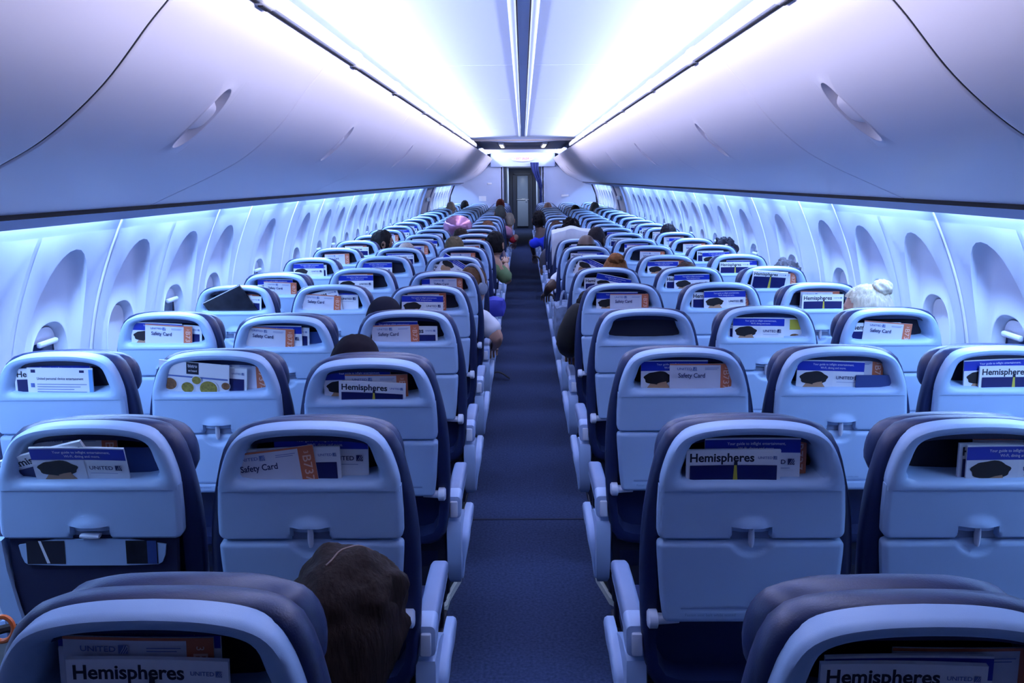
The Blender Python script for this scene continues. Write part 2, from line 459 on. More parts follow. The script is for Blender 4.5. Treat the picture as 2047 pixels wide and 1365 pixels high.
def bin_recess(s, yc):
    bm = bmesh.new()
    def V(y, ss, dep=0):
        p = binpt(ss, dep); return (s*p.x, y, p.y)
    th = [2*math.pi*i/64 for i in range(64)]
    hl, hw = (HS1-HS0)/2, HHW
    rect = [(-hw, -hl), (hw, -hl), (hw, hl), (-hw, hl)]
    for (x, z) in rect:
        a = math.atan2(z, x) % (2*math.pi); i = min(range(64), key=lambda q: abs(th[q]-a)); th[i] = a
    el = ell(.047, .118, 0, 2.3)
    def lp(poly, dep, sc=1):
        return [V(yc+cast(poly, (0, 0), t)*sc*math.cos(t), HSC+cast(poly, (0, 0), t)*sc*math.sin(t), dep) for t in th]
    loft(bm, [lp(rect, .0001), lp(rect, 0, .97), lp(el, 0, 1.12), lp(el, -.003, 1.07), lp(el, -.002, 1.0), lp(el, .014, .93), lp(el, .030, .8), lp(el, .036, .5), lp(el, .037, .2)], True, False, True)
    return finish(bm, 'handle_recess', 'bin')
def bin_handle(s, yc):
    "the bridge in the middle of the recess and the two finger lips"
    bm = bmesh.new()
    def V(y, ss, dep): p = binpt(ss, dep); return (s*p.x, y, p.y)
    L = []
    for q in range(15):
        z = -.052 + .098*q/14; e = abs(z+.003)/.049
        w_ = .047*(1-.06*e*e)
        bul = .002 + .020*e**5
        L.append([V(yc+a*w_, HSC+z+.012*(1-a*a)*(1 if z > 0 else -.6)*e, bul + .003*abs(a)**3) for a in (-1, -.8, -.5, -.2, 0, .2, .5, .8, 1)])
    loft(bm, L, False)
    return finish(bm, 'bin_handle', 'bin')
BINS = [(-1.6, -.54, None, .004), (-.54, 1.8, None, .012), (1.8, 3.12, 2.44, .012), (3.12, 5.46, 4.23, .004), (5.46, 7.79, 6.53, .004), (7.79, 10.12, 8.78, .004), (10.12, 12.45, 11.2, .004), (12.45, 13.7, None, .02), (13.7, 14.9, None, .01), (14.9, 16.1, None, .01), (16.1, 18.0, 17.05, .02), (18.0, 19.85, 18.9, .006)]
ORD = ['nearest', 'second', 'third', 'fourth', 'fifth', 'sixth', 'seventh', 'eighth', 'ninth', 'tenth', 'eleventh', 'twelfth', 'thirteenth', 'fourteenth', 'fifteenth', 'sixteenth', 'seventeenth', 'eighteenth', 'nineteenth', 'twentieth', 'twenty-first', 'twenty-second', 'twenty-third']
RAILJ = [-1.4, -.2, .98, 2.23, 3.46, 4.57, 5.93, 7.14, 8.38, 9.55, 10.7, 11.6, 12.4]
for s, nm in ((-1, 'left'), (1, 'right')):
    for i, (a, b, yc, g) in enumerate(BINS):
        if i == 0: continue
        o = empty('overhead_bin', (0, a, 0))
        wh = 'lower dim end' if 12 < a < 16 else 'smooth curved'
        tag(o, 'pale lilac %s overhead bin along the %s side, %s from the camera' % (wh, nm, ORD[i-1]), 'overhead bin', 'overhead bins over the '+nm+' seats')
        d = ob('bin_door', bin_mesh(s, 0, b-a, None if yc is None else yc-a, g), o)
        if yc is not None:
            ob('handle_recess', bin_recess(s, yc-a), d); ob('handle', bin_handle(s, yc-a), d)
    # hinge rail along the bin tops with collars at its joints
    bm = bmesh.new()
    for a, b in zip(RAILJ, RAILJ[1:]):
        RP = [(x+.033, z+.0235) for x, z in ((.668, 2.088), (.652, 2.087), (.643, 2.090), (.638, 2.099), (.636, 2.115), (.637, 2.130), (.642, 2.141), (.652, 2.1465), (.668, 2.147), (.680, 2.142))]
        def rl(yy, gx, gz): return [(s*(.690+(x-.690)*(1+gx/.02)), yy, 2.1405+(z-2.1405)*(1+gz/.03)) for x, z in RP]
        loft(bm, [rl(a+.07, 0, 0), rl(b-.02, 0, 0)], True, True, True)
        loft(bm, [rl(a-.03, 0, 0), rl(a-.022, .005, .005), rl(a+.062, .005, .005), rl(a+.072, 0, 0)], True, True, True)
    k += 1; struct('trim_%d' % k, finish(bm, 'bin_rail', 'rail'))
    bm = bmesh.new(); box(bm, (s*.694, 5.4, 2.1095), (.012, 14, .0018))  # black strips stand in for the shaded gap under the rail
    for a in RAILJ: box(bm, (s*.690, a+.02, 2.1055), (.014, .07, .006))
    k += 1; struct('trim_%d' % k, finish(bm, 'rail_gap', 'gap'))
    bm = bmesh.new()
    def tp(x, z, s=s):
        an = math.radians(200)+z/.030; return (s*.6632, x, 2.137+z)
    for r_, a in enumerate(RAILJ[2:9]):
        text_into(bm, 'ABC' if s < 0 else 'DEF', lambda x, z: tp(a+.02-x*s*-1, z), .018, 0, .006, 0, .05)
    k += 1; struct('trim_%d' % k, finish(bm, 'row_lettering', 'ink_mid', False))
    bm = bmesh.new()
    loft(bm, [[(s*binpt(q, d_).x, y, binpt(q, d_).y) for q in BS] for y, d_ in ((1.793, .004), (1.807, .004))], False)  # black arc added to stand for the shade in the bin seam
    k += 1; struct('trim_%d' % k, finish(bm, 'bin_seam_shade', 'gap'))
    # cove ledge behind the rail; unseen visor added to shade the ceiling edge
    bm = bmesh.new(); box(bm, (s*.778, 5.4, 2.146), (.13, 14, .012))
    box(bm, (s*.840, 5.4, 2.18), (.012, 14, .08)); box(bm, (s*.804, 6.5, 2.205), (.072, 11.8, .004))
    k += 1; struct('trim_%d' % k, finish(bm, 'cove_ledge_visor', 'metal_dark'))  # dark material so the ledge bounces little light upward

# ------------------------------------------------------------------ far end: bulkheads, side door, galley, curtain
for s, nm, e in ((-1, 'left', .485), (1, 'right', .455)):
    bm = bmesh.new()
    P = [(s*e, 0), (s*1.55, 0), (s*1.70, .5), (s*1.72, .9), (s*1.69, 1.25), (s*1.58, 1.53), (s*1.40, 1.57), (s*1.2, 1.66), (s*.95, 1.8), (s*.7, 2.06), (s*e, 2.1)]
    loft(bm, [[(x, y, z) for x, z in P] for y in (19.9, 19.95)], True, True, True)
    struct('wall_bulkhead_'+nm, finish(bm, 'bulkhead', 'bulk', False))
    bm = bmesh.new(); box(bm, (s*(e+.0), 23.9, 1.05), (.05, 8, 2.1))
    struct('wall_corridor_'+nm, finish(bm, 'corridor_wall', 'bulk', False))
bm = bmesh.new(); box(bm, (0, 24, 2.02), (1.1, 8.2, .05))
struct('ceiling_corridor', finish(bm, 'corridor_ceiling', 'ceil_dark', False))
area('galley_lamp', (0, 26.6, 1.97), (0, 0, 0), .3, .3, 18, (.75, .85, 1))
bm = bmesh.new(); box(bm, (0, 28.3, 1.05), (1.6, .1, 2.1)); struct('wall_galley', finish(bm, 'galley_wall', 'galley_dark', False))
d = empty('door_1', (-.01, 28.2, 0)); d['kind'] = 'structure'
bm = bmesh.new(); box(bm, (0, 0, .5), (.36, .05, .86), 0, .01); box(bm, (0, 0, 1.36), (.36, .05, .76), 0, .01); ob('panel', finish(bm, 'galley_door_panel', 'galley'), d)
bm = bmesh.new(); box(bm, (0, -.03, .955), (.38, .05, .03), 0, .005); box(bm, (.12, -.03, .9), (.06, .05, .05), 0, .005); ob('handle', finish(bm, 'galley_latch', 'steel'), d)
bm = bmesh.new(); box(bm, (0, 0, 1.80), (.62, .06, .05)); box(bm, (-.29, 0, .9), (.05, .06, 1.8)); box(bm, (.29, 0, .9), (.05, .06, 1.8)); ob('frame', finish(bm, 'galley_door_frame', 'galley_dark'), d)
# tied-back curtain
bm = bmesh.new(); L = []
for q in range(19):
    z = 2.02 - 1.95*q/18
    t = q/18
    xr = .455
    wd = .20*(1-sstep(0, .32, t)) + .045
    xl = xr - .015 - wd
    if t < .32: xl = .17 + (.385-.17)*sstep(0, .36, t); wd = .20 - .12*t/.32
    else: xl = .385; wd = .055
    L.append([(xl + wd*i/12, 19.72 + .014*math.sin(i*1.6+q*.1), z) for i in range(13)] + [(xl + wd*i/12, 19.735 + .014*math.sin(i*1.6+q*.1), z) for i in range(12, -1, -1)])
loft(bm, L, True, True, True)
cur = tag(ob('curtain', finish(bm, 'curtain', 'curtain')), 'dark blue curtain tied back on the right of the aisle doorway', 'curtain')
# the plug door in each side wall
for n_, s in enumerate((-1, 1)):
    d = empty('door_%d' % (n_+2), (0, 14.75, 0)); d['kind'] = 'structure'
    for nm_, dy, wd, mt, dep in (('panel', 0, .9, 'wall', -.012), ('frame', -.55, .10, 'psu', -.03), ('frame', .55, .10, 'psu', -.03)):
        bm = bmesh.new(); L = []
        for z, x in WALLS:
            if z < 1.53: L.append([(s*(x+.02), dy-wd/2, z), (s*(x+dep), dy-wd/2+.012, z), (s*(x+dep), dy+wd/2-.012, z), (s*(x+.02), dy+wd/2, z)])
        loft(bm, L, False); ob(nm_, finish(bm, 'door_'+nm_, mt), d)
    bm = bmesh.new(); box(bm, (s*(wallx(1.3)-.05), 0, 1.3), (.05, .22, .07), 0, .015); ob('handle', finish(bm, 'door_handle', 'hinge'), d)
# small white placards on the bulkheads
for p, sz, lb in (((-.95, 19.89, 1.185), (.17, .01, .12), 'white square placard on the left bulkhead'), ((-.78, 19.89, 1.535), (.1, .01, .04), 'small white placard high on the left bulkhead'), ((.98, 19.89, 1.24), (.17, .01, .05), 'white strip placard on the right bulkhead')):
    bm = bmesh.new(); box(bm, (0, 0, 0), sz, 0, .003); o = tag(ob('placard', finish(bm, 'placard', 'paper')), lb, 'sign'); o.location = p

# ------------------------------------------------------------------ seats
PITCH, YS, SX0, SDX = 0.787, 1.0262, 0.4778, 0.4851
TILT = math.radians(8)
PIV = Vector((0, .13, .46))
TOPP = Vector((0, 0, 1.12))
def bp(u, y, w_):
    "seat-back point: u across, y forward of the rear face, w_ down from the top of the shell; relative to the recline pivot"
    return Vector((u, w_*math.sin(TILT) + y*math.cos(TILT), 1.12 - w_*math.cos(TILT) + y*math.sin(TILT))) - PIV
OUT = [(.0, .0), (.06, .002), (.11, .009), (.142, .020), (.162, .036), (.178, .062), (.189, .092), (.197, .124), (.2, .150)]
OUT = catmull(OUT, 5)
OUTP = OUT + [(-u, v) for u, v in OUT[::-1][:-1]]
OPN = [(.0, .024), (.07, .027), (.112, .034), (.133, .046), (.141, .064), (.149, .09), (.1565, .110), (.155, .120), (.146, .1265), (.07, .1275), (0, .1275)]
OPNP = chaikin(OPN + [(-u, v) for u, v in OPN[::-1][1:-1]], 2)

def shell_mesh():
    bm = bmesh.new(); c = (0, .088); n = 112
    th = [2*math.pi*i/n for i in range(n)]
    for (x, z) in ((.2, .15), (-.2, .15)):
        a = math.atan2(z-c[1], x) % (2*math.pi); i = min(range(n), key=lambda q: abs(th[q]-a)); th[i] = a
    def lp(f, y, sc=1.0):
        L = []
        for t in th:
            ro, ri = cast(OUTP, c, t), cast(OPNP, c, t)
            r = ro*(1-f)+ri*f if f <= 1 else ri*(1-(f-1)*max(0, min(1, 1-1.6*math.sin(t))))
            L.append(bp(r*math.cos(t), y, c[1]+r*math.sin(t)))
        return L
    loft(bm, [lp(.07, .03), lp(.01, .004), lp(.05, -.004), lp(.18, -.009), (lp(.45, -.010)), lp(.72, -.007), lp(.9, -.001), lp(1, .006), lp(1.03, .012), lp(1.09, .045), lp(1.12, .062)])
    return finish(bm, 'upper_shell', 'plastic')

HWT = [(.13, .1985), (.2, .202), (.262, .202), (.3, .2005), (.4, .193), (.456, .186)]
def panel_mesh(name, w0, w1, bumpf, nx=84, nz=34, r=.018, corners=(0, 1), depth=.016):
    bm = bmesh.new(); G = []
    for j in range(nz+1):
        t = j/nz; w_ = w0+(w1-w0)*t
        hw = interp(HWT, w_)
        for cc, e in ((0, w0), (1, w1)):
            dd = abs(w_-e)
            if cc in corners and dd < r: hw -= r - math.sqrt(max(0, r*r-(r-dd)**2))
        row = []
        for i in range(nx+1):
            s = -1+2*i/nx; s = math.copysign(abs(s)**.92, s); u = s*hw
            ed = min(hw-abs(u), (w_-w0)*(1 if 0 in corners else 9)+ (0 if 0 in corners else .01), w1-w_)
            y = -.007 + .008*(1-sstep(0, .008, ed)) + bumpf(u, w_)
            row.append(bm.verts.new(bp(u, y, w_)))
        G.append(row)
    for j in range(nz):
        for i in range(nx):
            bm.faces.new((G[j][i], G[j][i+1], G[j+1][i+1], G[j+1][i]))
    edge = G[0] + [r_[-1] for r_ in G[1:]] + G[-1][::-1][1:] + [r_[0] for r_ in G[::-1][1:-1]]
    n_ = (Matrix.Rotation(0, 3, 'X') @ Vector((0, math.cos(TILT), math.sin(TILT))))
    back = [bm.verts.new(v.co + n_*depth) for v in edge]
    for a in range(len(edge)):
        b = (a+1) % len(edge)
        bm.faces.new((edge[a], edge[b], back[b], back[a]))
    return finish(bm, name, 'plastic')
LW, LR = .247, .050
def tbump(u, w_):
    d = math.hypot(u, (w_-LW))
    y = 0
    if w_ < .246 and d < LR+.006:        # raised hood over the latch slot
        y -= .010*sstep(LR+.004, LR-.03, d)*sstep(.185, .225, w_)
    if abs(u) < .0445 and w_ > .2285: y += .014*sstep(.0445, .041, abs(u))*sstep(.2285, .231, w_)
    return y
def lbump(u, w_):
    d = math.hypot(u, (w_-LW)); y = 0
    if d < LR+.004: y += .007*sstep(LR+.003, LR-.006, d)
    if .422 < w_ < .426 and abs(u) < .15: y += .002
    return y
def latch_mesh(rot=0):
    bm = bmesh.new()
    prof = [(.0045, 0), (.006, .004), (.0068, .02), (.0062, .036), (.004, .043)]
    mt = Matrix.Rotation(rot, 3, 'Y')
    loops = []
    for hw, l in prof:
        dep = .006 if l > .02 else .009
        L = []
        for t in [2*math.pi*q/12 for q in range(12)]:
            x, y = hw*math.cos(t), dep*math.sin(t)
            p = mt @ Vector((x, 0, -(l-.02)))
            L.append(bp(p.x, -.004+y, .252 - p.z))
        loops.append(L)
    loft(bm, loops, True, True, True)
    return finish(bm, 'latch', 'hinge')
def liner_mesh():
    bm = bmesh.new()
    c = (0, .088); L = []
    for y, f in ((.058, 1.13), (.062, 1.0)):
        L.append([bp(cast(OPNP, c, t)*f*math.cos(t), y, c[1]+cast(OPNP, c, t)*f*math.sin(t)) for t in [2*math.pi*i/40 for i in range(40)]])
    loft(bm, L, True, True, True)
    return finish(bm, 'pocket_liner', 'liner')
def slot_mesh():
    bm = bmesh.new(); L = []
    for u in (-.043, .043): L.append([bp(u, y, w_) for y, w_ in ((.0055, .229), (.0055, .262), (.012, .262), (.012, .229))])
    loft(bm, L, True, True, True)
    return finish(bm, 'latch_slot', 'plastic_dark')
BCO = [(0, .011), (.07, .012), (.12, .017), (.155, .026), (.178, .046), (.194, .08), (.206, .13), (.218, .19), (.226, .27), (.228, .36), (.226, .48), (.218, .58), (.2, .64), (.1, .65), (0, .65)]
BCOP = BCO + [(-u, v) for u, v in BCO[::-1][1:-1]]
def blob(name, poly, c, layers, mt, n=72, dz=None):
    bm = bmesh.new(); loops = []
    sm = chaikin(poly, 2)
    for y, off in layers:
        L = []
        for t in [2*math.pi*i/n for i in range(n)]:
            r = max(.01, cast(sm, c, t)+off)
            w_ = c[1]+r*math.sin(t)
            L.append(bp(r*math.cos(t), y + (dz(r*math.cos(t), w_) if dz else 0), w_))
        loops.append(L)
    loft(bm, loops, True, True, True)
    return finish(bm, name, mt)
def cushion_mesh():
    return blob('back_cushion', BCOP, (0, .3), [(.068, -.040), (.022, -.034), (.020, -.014), (.024, -.002), (.034, .006), (.045, .007), (.06, .004), (.078, -.003), (.094, -.016), (.104, -.04), (.108, -.10)], 'leather')
HR = [(0, 0.031), (0.08, 0.0328), (0.125, 0.0399), (0.155, 0.0542), (0.174, 0.0793), (0.184, 0.1079), (0.187, 0.1391), (0.183, 0.1615), (0.17, 0.1722), (0.12, 0.18), (0, 0.184)]
HRP = HR + [(-u, v) for u, v in HR[::-1][1:-1]]
def headrest_mesh():
    return blob('headrest', HRP, (0, .1), [(.086, -.045), (.084, -.02), (.088, -.006), (.098, .002), (.115, .004), (.134, .001), (.147, -.010), (.152, -.03)], 'leather2', dz=lambda u, w_: .02*sstep(.12, .19, abs(u)))
def seat_cushion_mesh():
    bm = bmesh.new(); box(bm, (0, .39, .425), (.45, .50, .13), 0, .04, None, 4)
    return finish(bm, 'seat_cushion', 'leather')
def base_mesh():
    bm = bmesh.new(); box(bm, (0, .36, .33), (.44, .42, .06), 0, .01); box(bm, (0, .155, .40), (.42, .03, .24), 0, .008)
    tube(bm, [(-.215, .22, .30), (.215, .22, .30)], .022, 10); tube(bm, [(-.215, .5, .30), (.215, .5, .30)], .022, 10)
    return finish(bm, 'seat_base', 'metal_dark')
def leg_mesh():
    bm = bmesh.new(); box(bm, (0, .36, .012), (.04, .50, .024), 0, .006)
    box(bm, (0, .22, .16), (.035, .05, .29), 0, .008); box(bm, (0, .5, .16), (.035, .05, .29), 0, .008)
    return finish(bm, 'seat_leg', 'metal_dark')
def hingecap_mesh(s):
    bm = bmesh.new()
    a = bp(0, .012, .456)
    tube(bm, [(s*.150, a.y, a.z), (s*.196, a.y, a.z), (s*.198, a.y, a.z), (s*.199, a.y, a.z)], [.009, .012, .019, .019], 16)
    tube(bm, [(s*.199, a.y, a.z), (s*.216, a.y, a.z), (s*.220, a.y, a.z)], [.020, .020, .015], 16)
    tube(bm, [(-.18, a.y-.008, a.z+.002), (.18, a.y-.008, a.z+.002)], .0045, 8)
    return finish(bm, 'table_hinge', 'hinge')
def placard_mesh():
    bm = bmesh.new(); fn = lambda x, z: bp(x, -.0078, .5-z)
    L = [fn(-.15, .5-.417), fn(.15, .5-.417), fn(.15, .5-.4205), fn(-.15, .5-.4205)]
    bm.faces.new([bm.verts.new(p) for p in L]).material_index = 0
    text_into(bm, 'Fasten seat belt while seated', fn, .010, -.085, .5-.4345, 0, .11, 0, .004)
    text_into(bm, 'Life vest under seat', fn, .007, .03, .5-.408, 1, .06, 0, .004)
    return finish(bm, 'placard', ['emboss', 'emboss'], False)
# aisle armrest, built for an armrest whose aisle side is -x (right-hand seats); mirrored for the others
def sweep_xz(bm, secs, mi=0, cap=True):
    loft(bm, secs, True, cap, cap, mi)
def rrect(cx, cz, hw, hh, r, y, n=5, yt=None):
    out = []
    for qx, qz, a0 in ((1, 1, 0), (-1, 1, 90), (-1, -1, 180), (1, -1, 270)):
        for i in range(n):
            a = math.radians(a0 + 90*i/(n-1))
            out.append((cx+qx*(hw-r)+r*math.cos(a), y if yt is None else yt, cz+qz*(hh-r)+r*math.sin(a)))
    return out
def armpad_mesh():
    bm = bmesh.new(); S = []
    for y, dz, hw, hh in ((.165, -.002, .0215, .020), (.17, 0, .0225, .0225), (.25, .001, .0225, .0235), (.34, .002, .0225, .0235), (.42, -.001, .0225, .0225), (.452, -.008, .022, .019), (.464, -.016, .019, .012), (.467, -.02, .014, .006)):
        S.append(rrect(0, .620+dz, hw, hh, min(hw, hh)*.55, y))
    sweep_xz(bm, S); return finish(bm, 'armrest_pad', 'armpad')
def armcap_mesh():
    bm = bmesh.new(); S = []
    for y, z, hh, hw in ((.110, .600, .022, .018), (.112, .600, .034, .0222), (.125, .603, .036, .0235), (.15, .606, .036, .0235), (.168, .608, .034, .0232)):
        S.append(rrect(0, z, hw, hh, .012, y))
    sweep_xz(bm, S)
    box(bm, (0, .31, .592), (.040, .30, .02), 0, .005)
    return finish(bm, 'armrest_body', 'arm')
def armhinge_mesh():
    bm = bmesh.new(); box(bm, (.001, .110, .596), (.024, .018, .050), 0, .004)
    return finish(bm, 'hinge_cover', 'hinge')
def shroud_mesh():
    bm = bmesh.new()
    # post below the hinge and the wedge-shaped side panel bulging towards the aisle (-x)
    def post(z, y0, y1, x0, x1): return [(x0, y0, z), (x1, y0, z), (x1, y1, z), (x0, y1, z)]
    loft(bm, [post(.553, .116, .20, -.021, .021), post(.545, .112, .24, -.0225, .0225), post(.50, .113, .34, -.0225, .0225), post(.42, .125, .38, -.0225, .0225), post(.355, .15, .34, -.021, .021), post(.335, .17, .30, -.016, .016)], True, True, True)
    return finish(bm, 'end_post', 'arm')
def fin_mesh():
    bm = bmesh.new()
    P = [(.165, .50), (.30, .515), (.40, .507), (.432, .495), (.44, .478), (.41, .445), (.34, .395), (.26, .352), (.20, .332), (.175, .345), (.162, .40)]
    P = chaikin(P, 2); c = (sum(p[0] for p in P)/len(P), sum(p[1] for p in P)/len(P))
    def lp(x, sc): return [(-.018+(x+.018)*(.25+.75*sstep(.33, .50, z)), c[0]+(y-c[0])*sc, c[1]+(z-c[1])*sc) for y, z in P]
    loft(bm, [lp(-.020, 1.0), lp(-.036, 1.0), lp(-.043, .965), lp(-.046, .90), lp(-.0455, .6)], True, True, True)
    return finish(bm, 'side_fairing', 'arm')
def innerarm_mesh():
    bm = bmesh.new(); S = []
    for y, dz, hw, hh in ((.125, -.004, .016, .014), (.13, 0, .02, .02), (.3, .002, .021, .022), (.44, 0, .021, .021), (.462, -.01, .017, .012)):
        S.append(rrect(0, .620+dz, hw, hh, min(hw, hh)*.55, y))
    sweep_xz(bm, S)
    box(bm, (0, .16, .50), (.03, .05, .22), 0, .008)
    return finish(bm, 'armrest', 'armpad')
def mirror(me, name):
    m2 = me.copy(); m2.name = name
    m2.transform(Matrix.Scale(-1, 4, (1, 0, 0))); m2.flip_normals(); return m2
ME = dict(shell=shell_mesh(), table=panel_mesh('tray_table', .138, .2605, tbump, corners=(1,)), lower=panel_mesh('lower_panel', .2635, .456, lbump, 84, 40, .014), latch=latch_mesh(), latchr=latch_mesh(math.pi/2),
          slot=slot_mesh(), liner=liner_mesh(), cushion=cushion_mesh(), head=headrest_mesh(), seatc=seat_cushion_mesh(), base=base_mesh(), leg=leg_mesh(), hingeR=hingecap_mesh(-1), hingeL=hingecap_mesh(1), placard=placard_mesh(),
          pad=armpad_mesh(), cap=armcap_mesh(), hinge=armhinge_mesh(), post=shroud_mesh(), fin=fin_mesh(), inner=innerarm_mesh())
ME['finL'] = mirror(ME['fin'], 'side_fairing')

def fabric_back():
    "navy cloth lower back with a see-through pocket band and the two table arms"
    bm = bmesh.new()
    L = [[bp(u, y, w_) for u, y in ((-hw, .02), (-hw, .004), (hw, .004), (hw, .02))] for w_, hw in ((.255, .185), (.36, .182), (.46, .178), (.60, .17))]
    loft(bm, L, True, True, True)
    return finish(bm, 'cloth_back', 'cloth')
def net_pocket():
    bm = bmesh.new()
    fn = lambda u, w_, y=.002: bp(u, y, w_)
    P = chaikin([(-.165, .262), (.165, .262), (.158, .312), (.14, .322), (-.14, .322), (-.155, .312)], 1)
    b = [bm.verts.new(fn(u, w_)) for u, w_ in P]; t = [bm.verts.new(fn(u, w_, -.003)) for u, w_ in P]
    bm.faces.new(t)
    for i in range(len(P)):
        j = (i+1) % len(P); bm.faces.new((b[i], b[j], t[j], t[i]))
    for u0, u1, mi in ((-.145, -.06, 1), (.075, .145, 2)):
        bm.faces.new([bm.verts.new(fn(u, w_, -.0036)) for u, w_ in ((u0, .264), (u1, .264), (u1, .318), (u0, .318))]).material_index = mi
    bm.faces.new([bm.verts.new(fn(u, w_, -.0042)) for u, w_ in ((-.118, .264), (-.112, .264), (-.094, .316), (-.101, .316))]).material_index = 3
    bm.faces.new([bm.verts.new(fn(u, w_, -.0042)) for u, w_ in ((.122, .264), (.143, .264), (.143, .318), (.122, .318))]).material_index = 4
    return finish(bm, 'net_pocket', ['plastic', 'liner', 'cover_dark', 'white', 'navy_card'], False)
def table_arm(s):
    bm = bmesh.new()
    L = []
    for w_, u, hw in ((.262, .212, .014), (.33, .208, .017), (.42, .192, .020), (.50, .170, .019), (.54, .160, .014)):
        L.append([bp(s*(u-hw), .012, w_), bp(s*(u-hw), -.006, w_), bp(s*(u+hw), -.006, w_), bp(s*(u+hw), .012, w_)])
    loft(bm, L, True, True, True)
    return finish(bm, 'table_arm', 'plastic')

COLN = ['aisle', 'middle', 'window']
SIDE = {-1: 'left', 1: 'right'}
NROW = 23
# extra recline (degrees) read off the photo, by (side, place, row)
REC = {(-1, 0, 2): 5.5, (-1, 1, 3): 4.5, (-1, 0, 5): 4.5, (-1, 2, 5): 5, (-1, 1, 1): -1.5, (-1, 0, 1): -.6, (-1, 1, 4): -3, (-1, 2, 4): -3, (-1, 1, 5): -3, (-1, 1, 6): -3, (1, 1, 3): -2, (1, 1, 4): -2, (1, 0, 4): -1.5, (1, 2, 3): 1.2, (1, 0, 0): .6, (-1, 0, 0): -.6}
SEATS = {}
def seat_x(side, col): return side*(SX0+col*SDX)
def seat_name(side, col, row):
    return '%s %s seat, %s row from camera' % (SIDE[side], COLN[col], ORD[row])
def make_seat(side, col, row):
    o = empty('passenger_seat', (seat_x(side, col), YS+row*PITCH, 0))
    special = (side, col, row) == (-1, 1, 1)
    tag(o, ('seat with navy cloth lower back, ' if special else 'pale blue-grey ') + seat_name(side, col, row), 'seat', 'passenger seats in the cabin')
    rc = REC.get((side, col, row), random.uniform(-1, 1) if row > 5 else 0)
    R = (math.radians(rc), 0, 0)
    def b(n, key, par=o):
        return ob(n, ME[key], par, PIV if par is o else None, R if par is o else None)
    b('upper_shell', 'shell'); t = b('tray_table', 'table')
    b('back_cushion', 'cushion'); hd = b('headrest', 'head'); b('pocket_liner', 'liner')
    if row < 12:
        b('latch_slot', 'slot', t); b('latch', 'latchr' if special else 'latch', t)
    if special:
        for nm, f in (('cloth_back', fabric_back), ('net_pocket', net_pocket)): ob(nm, f(), o, PIV, R)
        ob('table_arm', table_arm(-1), o, PIV, R)
    else:
        lo = b('lower_panel', 'lower')
        if row < 6: b('placard', 'placard', lo)
    if row < 14: b('table_hinge', 'hingeR' if side > 0 else 'hingeL')
    ob('seat_cushion', ME['seatc'], o); ob('seat_base', ME['base'], o)
    for x in (-.15, .15): ob('seat_leg', ME['leg'], o, (x, 0, 0))
    if col == 0:
        x = -side*.2395
        a = ob('aisle_armrest', ME['cap'], o, (x, 0, 0)); ob('armrest_pad', ME['pad'], a)
        if row < 14: ob('hinge_cover', ME['hinge'], a)
        ob('end_post', ME['post'], a); ob('side_fairing', ME['fin' if side > 0 else 'finL'], a)
    if row < 14: ob('armrest', ME['inner'], o, (side*.2425 if col < 2 else side*.235, 0, 0))
    SEATS[(side, col, row)] = (o, rc)
    return o
HIDDEN = {(-1, 1, 0), (-1, 2, 0), (1, 1, 0), (1, 2, 0), (-1, 2, 1), (1, 2, 1)}
for row in range(NROW):
    for side in (-1, 1):
        for col in range(3):
            if (side, col, row) in HIDDEN: continue
            make_seat(side, col, row)

# ------------------------------------------------------------------ reading matter in the seat pockets
def card(name, wd, ht, mats, draw, t=.003, bend=0.0):
    bm = bmesh.new()
    fn0 = lambda x, z, y=0: (x, y - bend*(x*x)*4, z)
    n = 8
    xs = [-wd/2+wd*i/n for i in range(n+1)]
    loft(bm, [[fn0(x, 0, -t/2), fn0(x, 0, t/2), fn0(x, -ht, t/2), fn0(x, -ht, -t/2)] for x in xs], True, True, True)
    lay = [0]
    def rect(x0, z0, x1, z1, mi):
        lay[0] += 1; y = -t/2-.00025*lay[0]
        k_ = 6
        for i in range(k_):
            a, b = x0+(x1-x0)*i/k_, x0+(x1-x0)*(i+1)/k_
            bm.faces.new([bm.verts.new(fn0(*p)) for p in ((a, z0, y), (b, z0, y), (b, z1, y), (a, z1, y))]).material_index = mi
    def poly(P, mi):
        lay[0] += 1; y = -t/2-.00025*lay[0]
        bm.faces.new([bm.verts.new(fn0(x, z, y)) for x, z in P]).material_index = mi
    def text(s, size, cx, cz, mi, width=None, rot=0, bold=.012):
        lay[0] += 1; y = -t/2-.00025*lay[0]
        text_into(bm, s, lambda x, z: fn0(x, z, y), size, cx, cz, mi, width, rot, bold)
    draw(rect, poly, text, wd, ht)
    return finish(bm, name, mats, False)
def globe(rect, poly, x, z, s, mi, mw):
    rect(x-s, z-s, x+s, z+s, mi)
    for q in range(3):
        a = -s+.5*s*(q+.6)
        poly([(x+a, z-s*.95), (x+a+.10*s, z-s*.95), (x+a+.9*s, z+s*.3), (x+min(s*.95, a+1.1*s), z+s*.95), (x+min(s*.85, a+1.0*s), z+s*.95), (x+a+.75*s, z+s*.3)], mw)
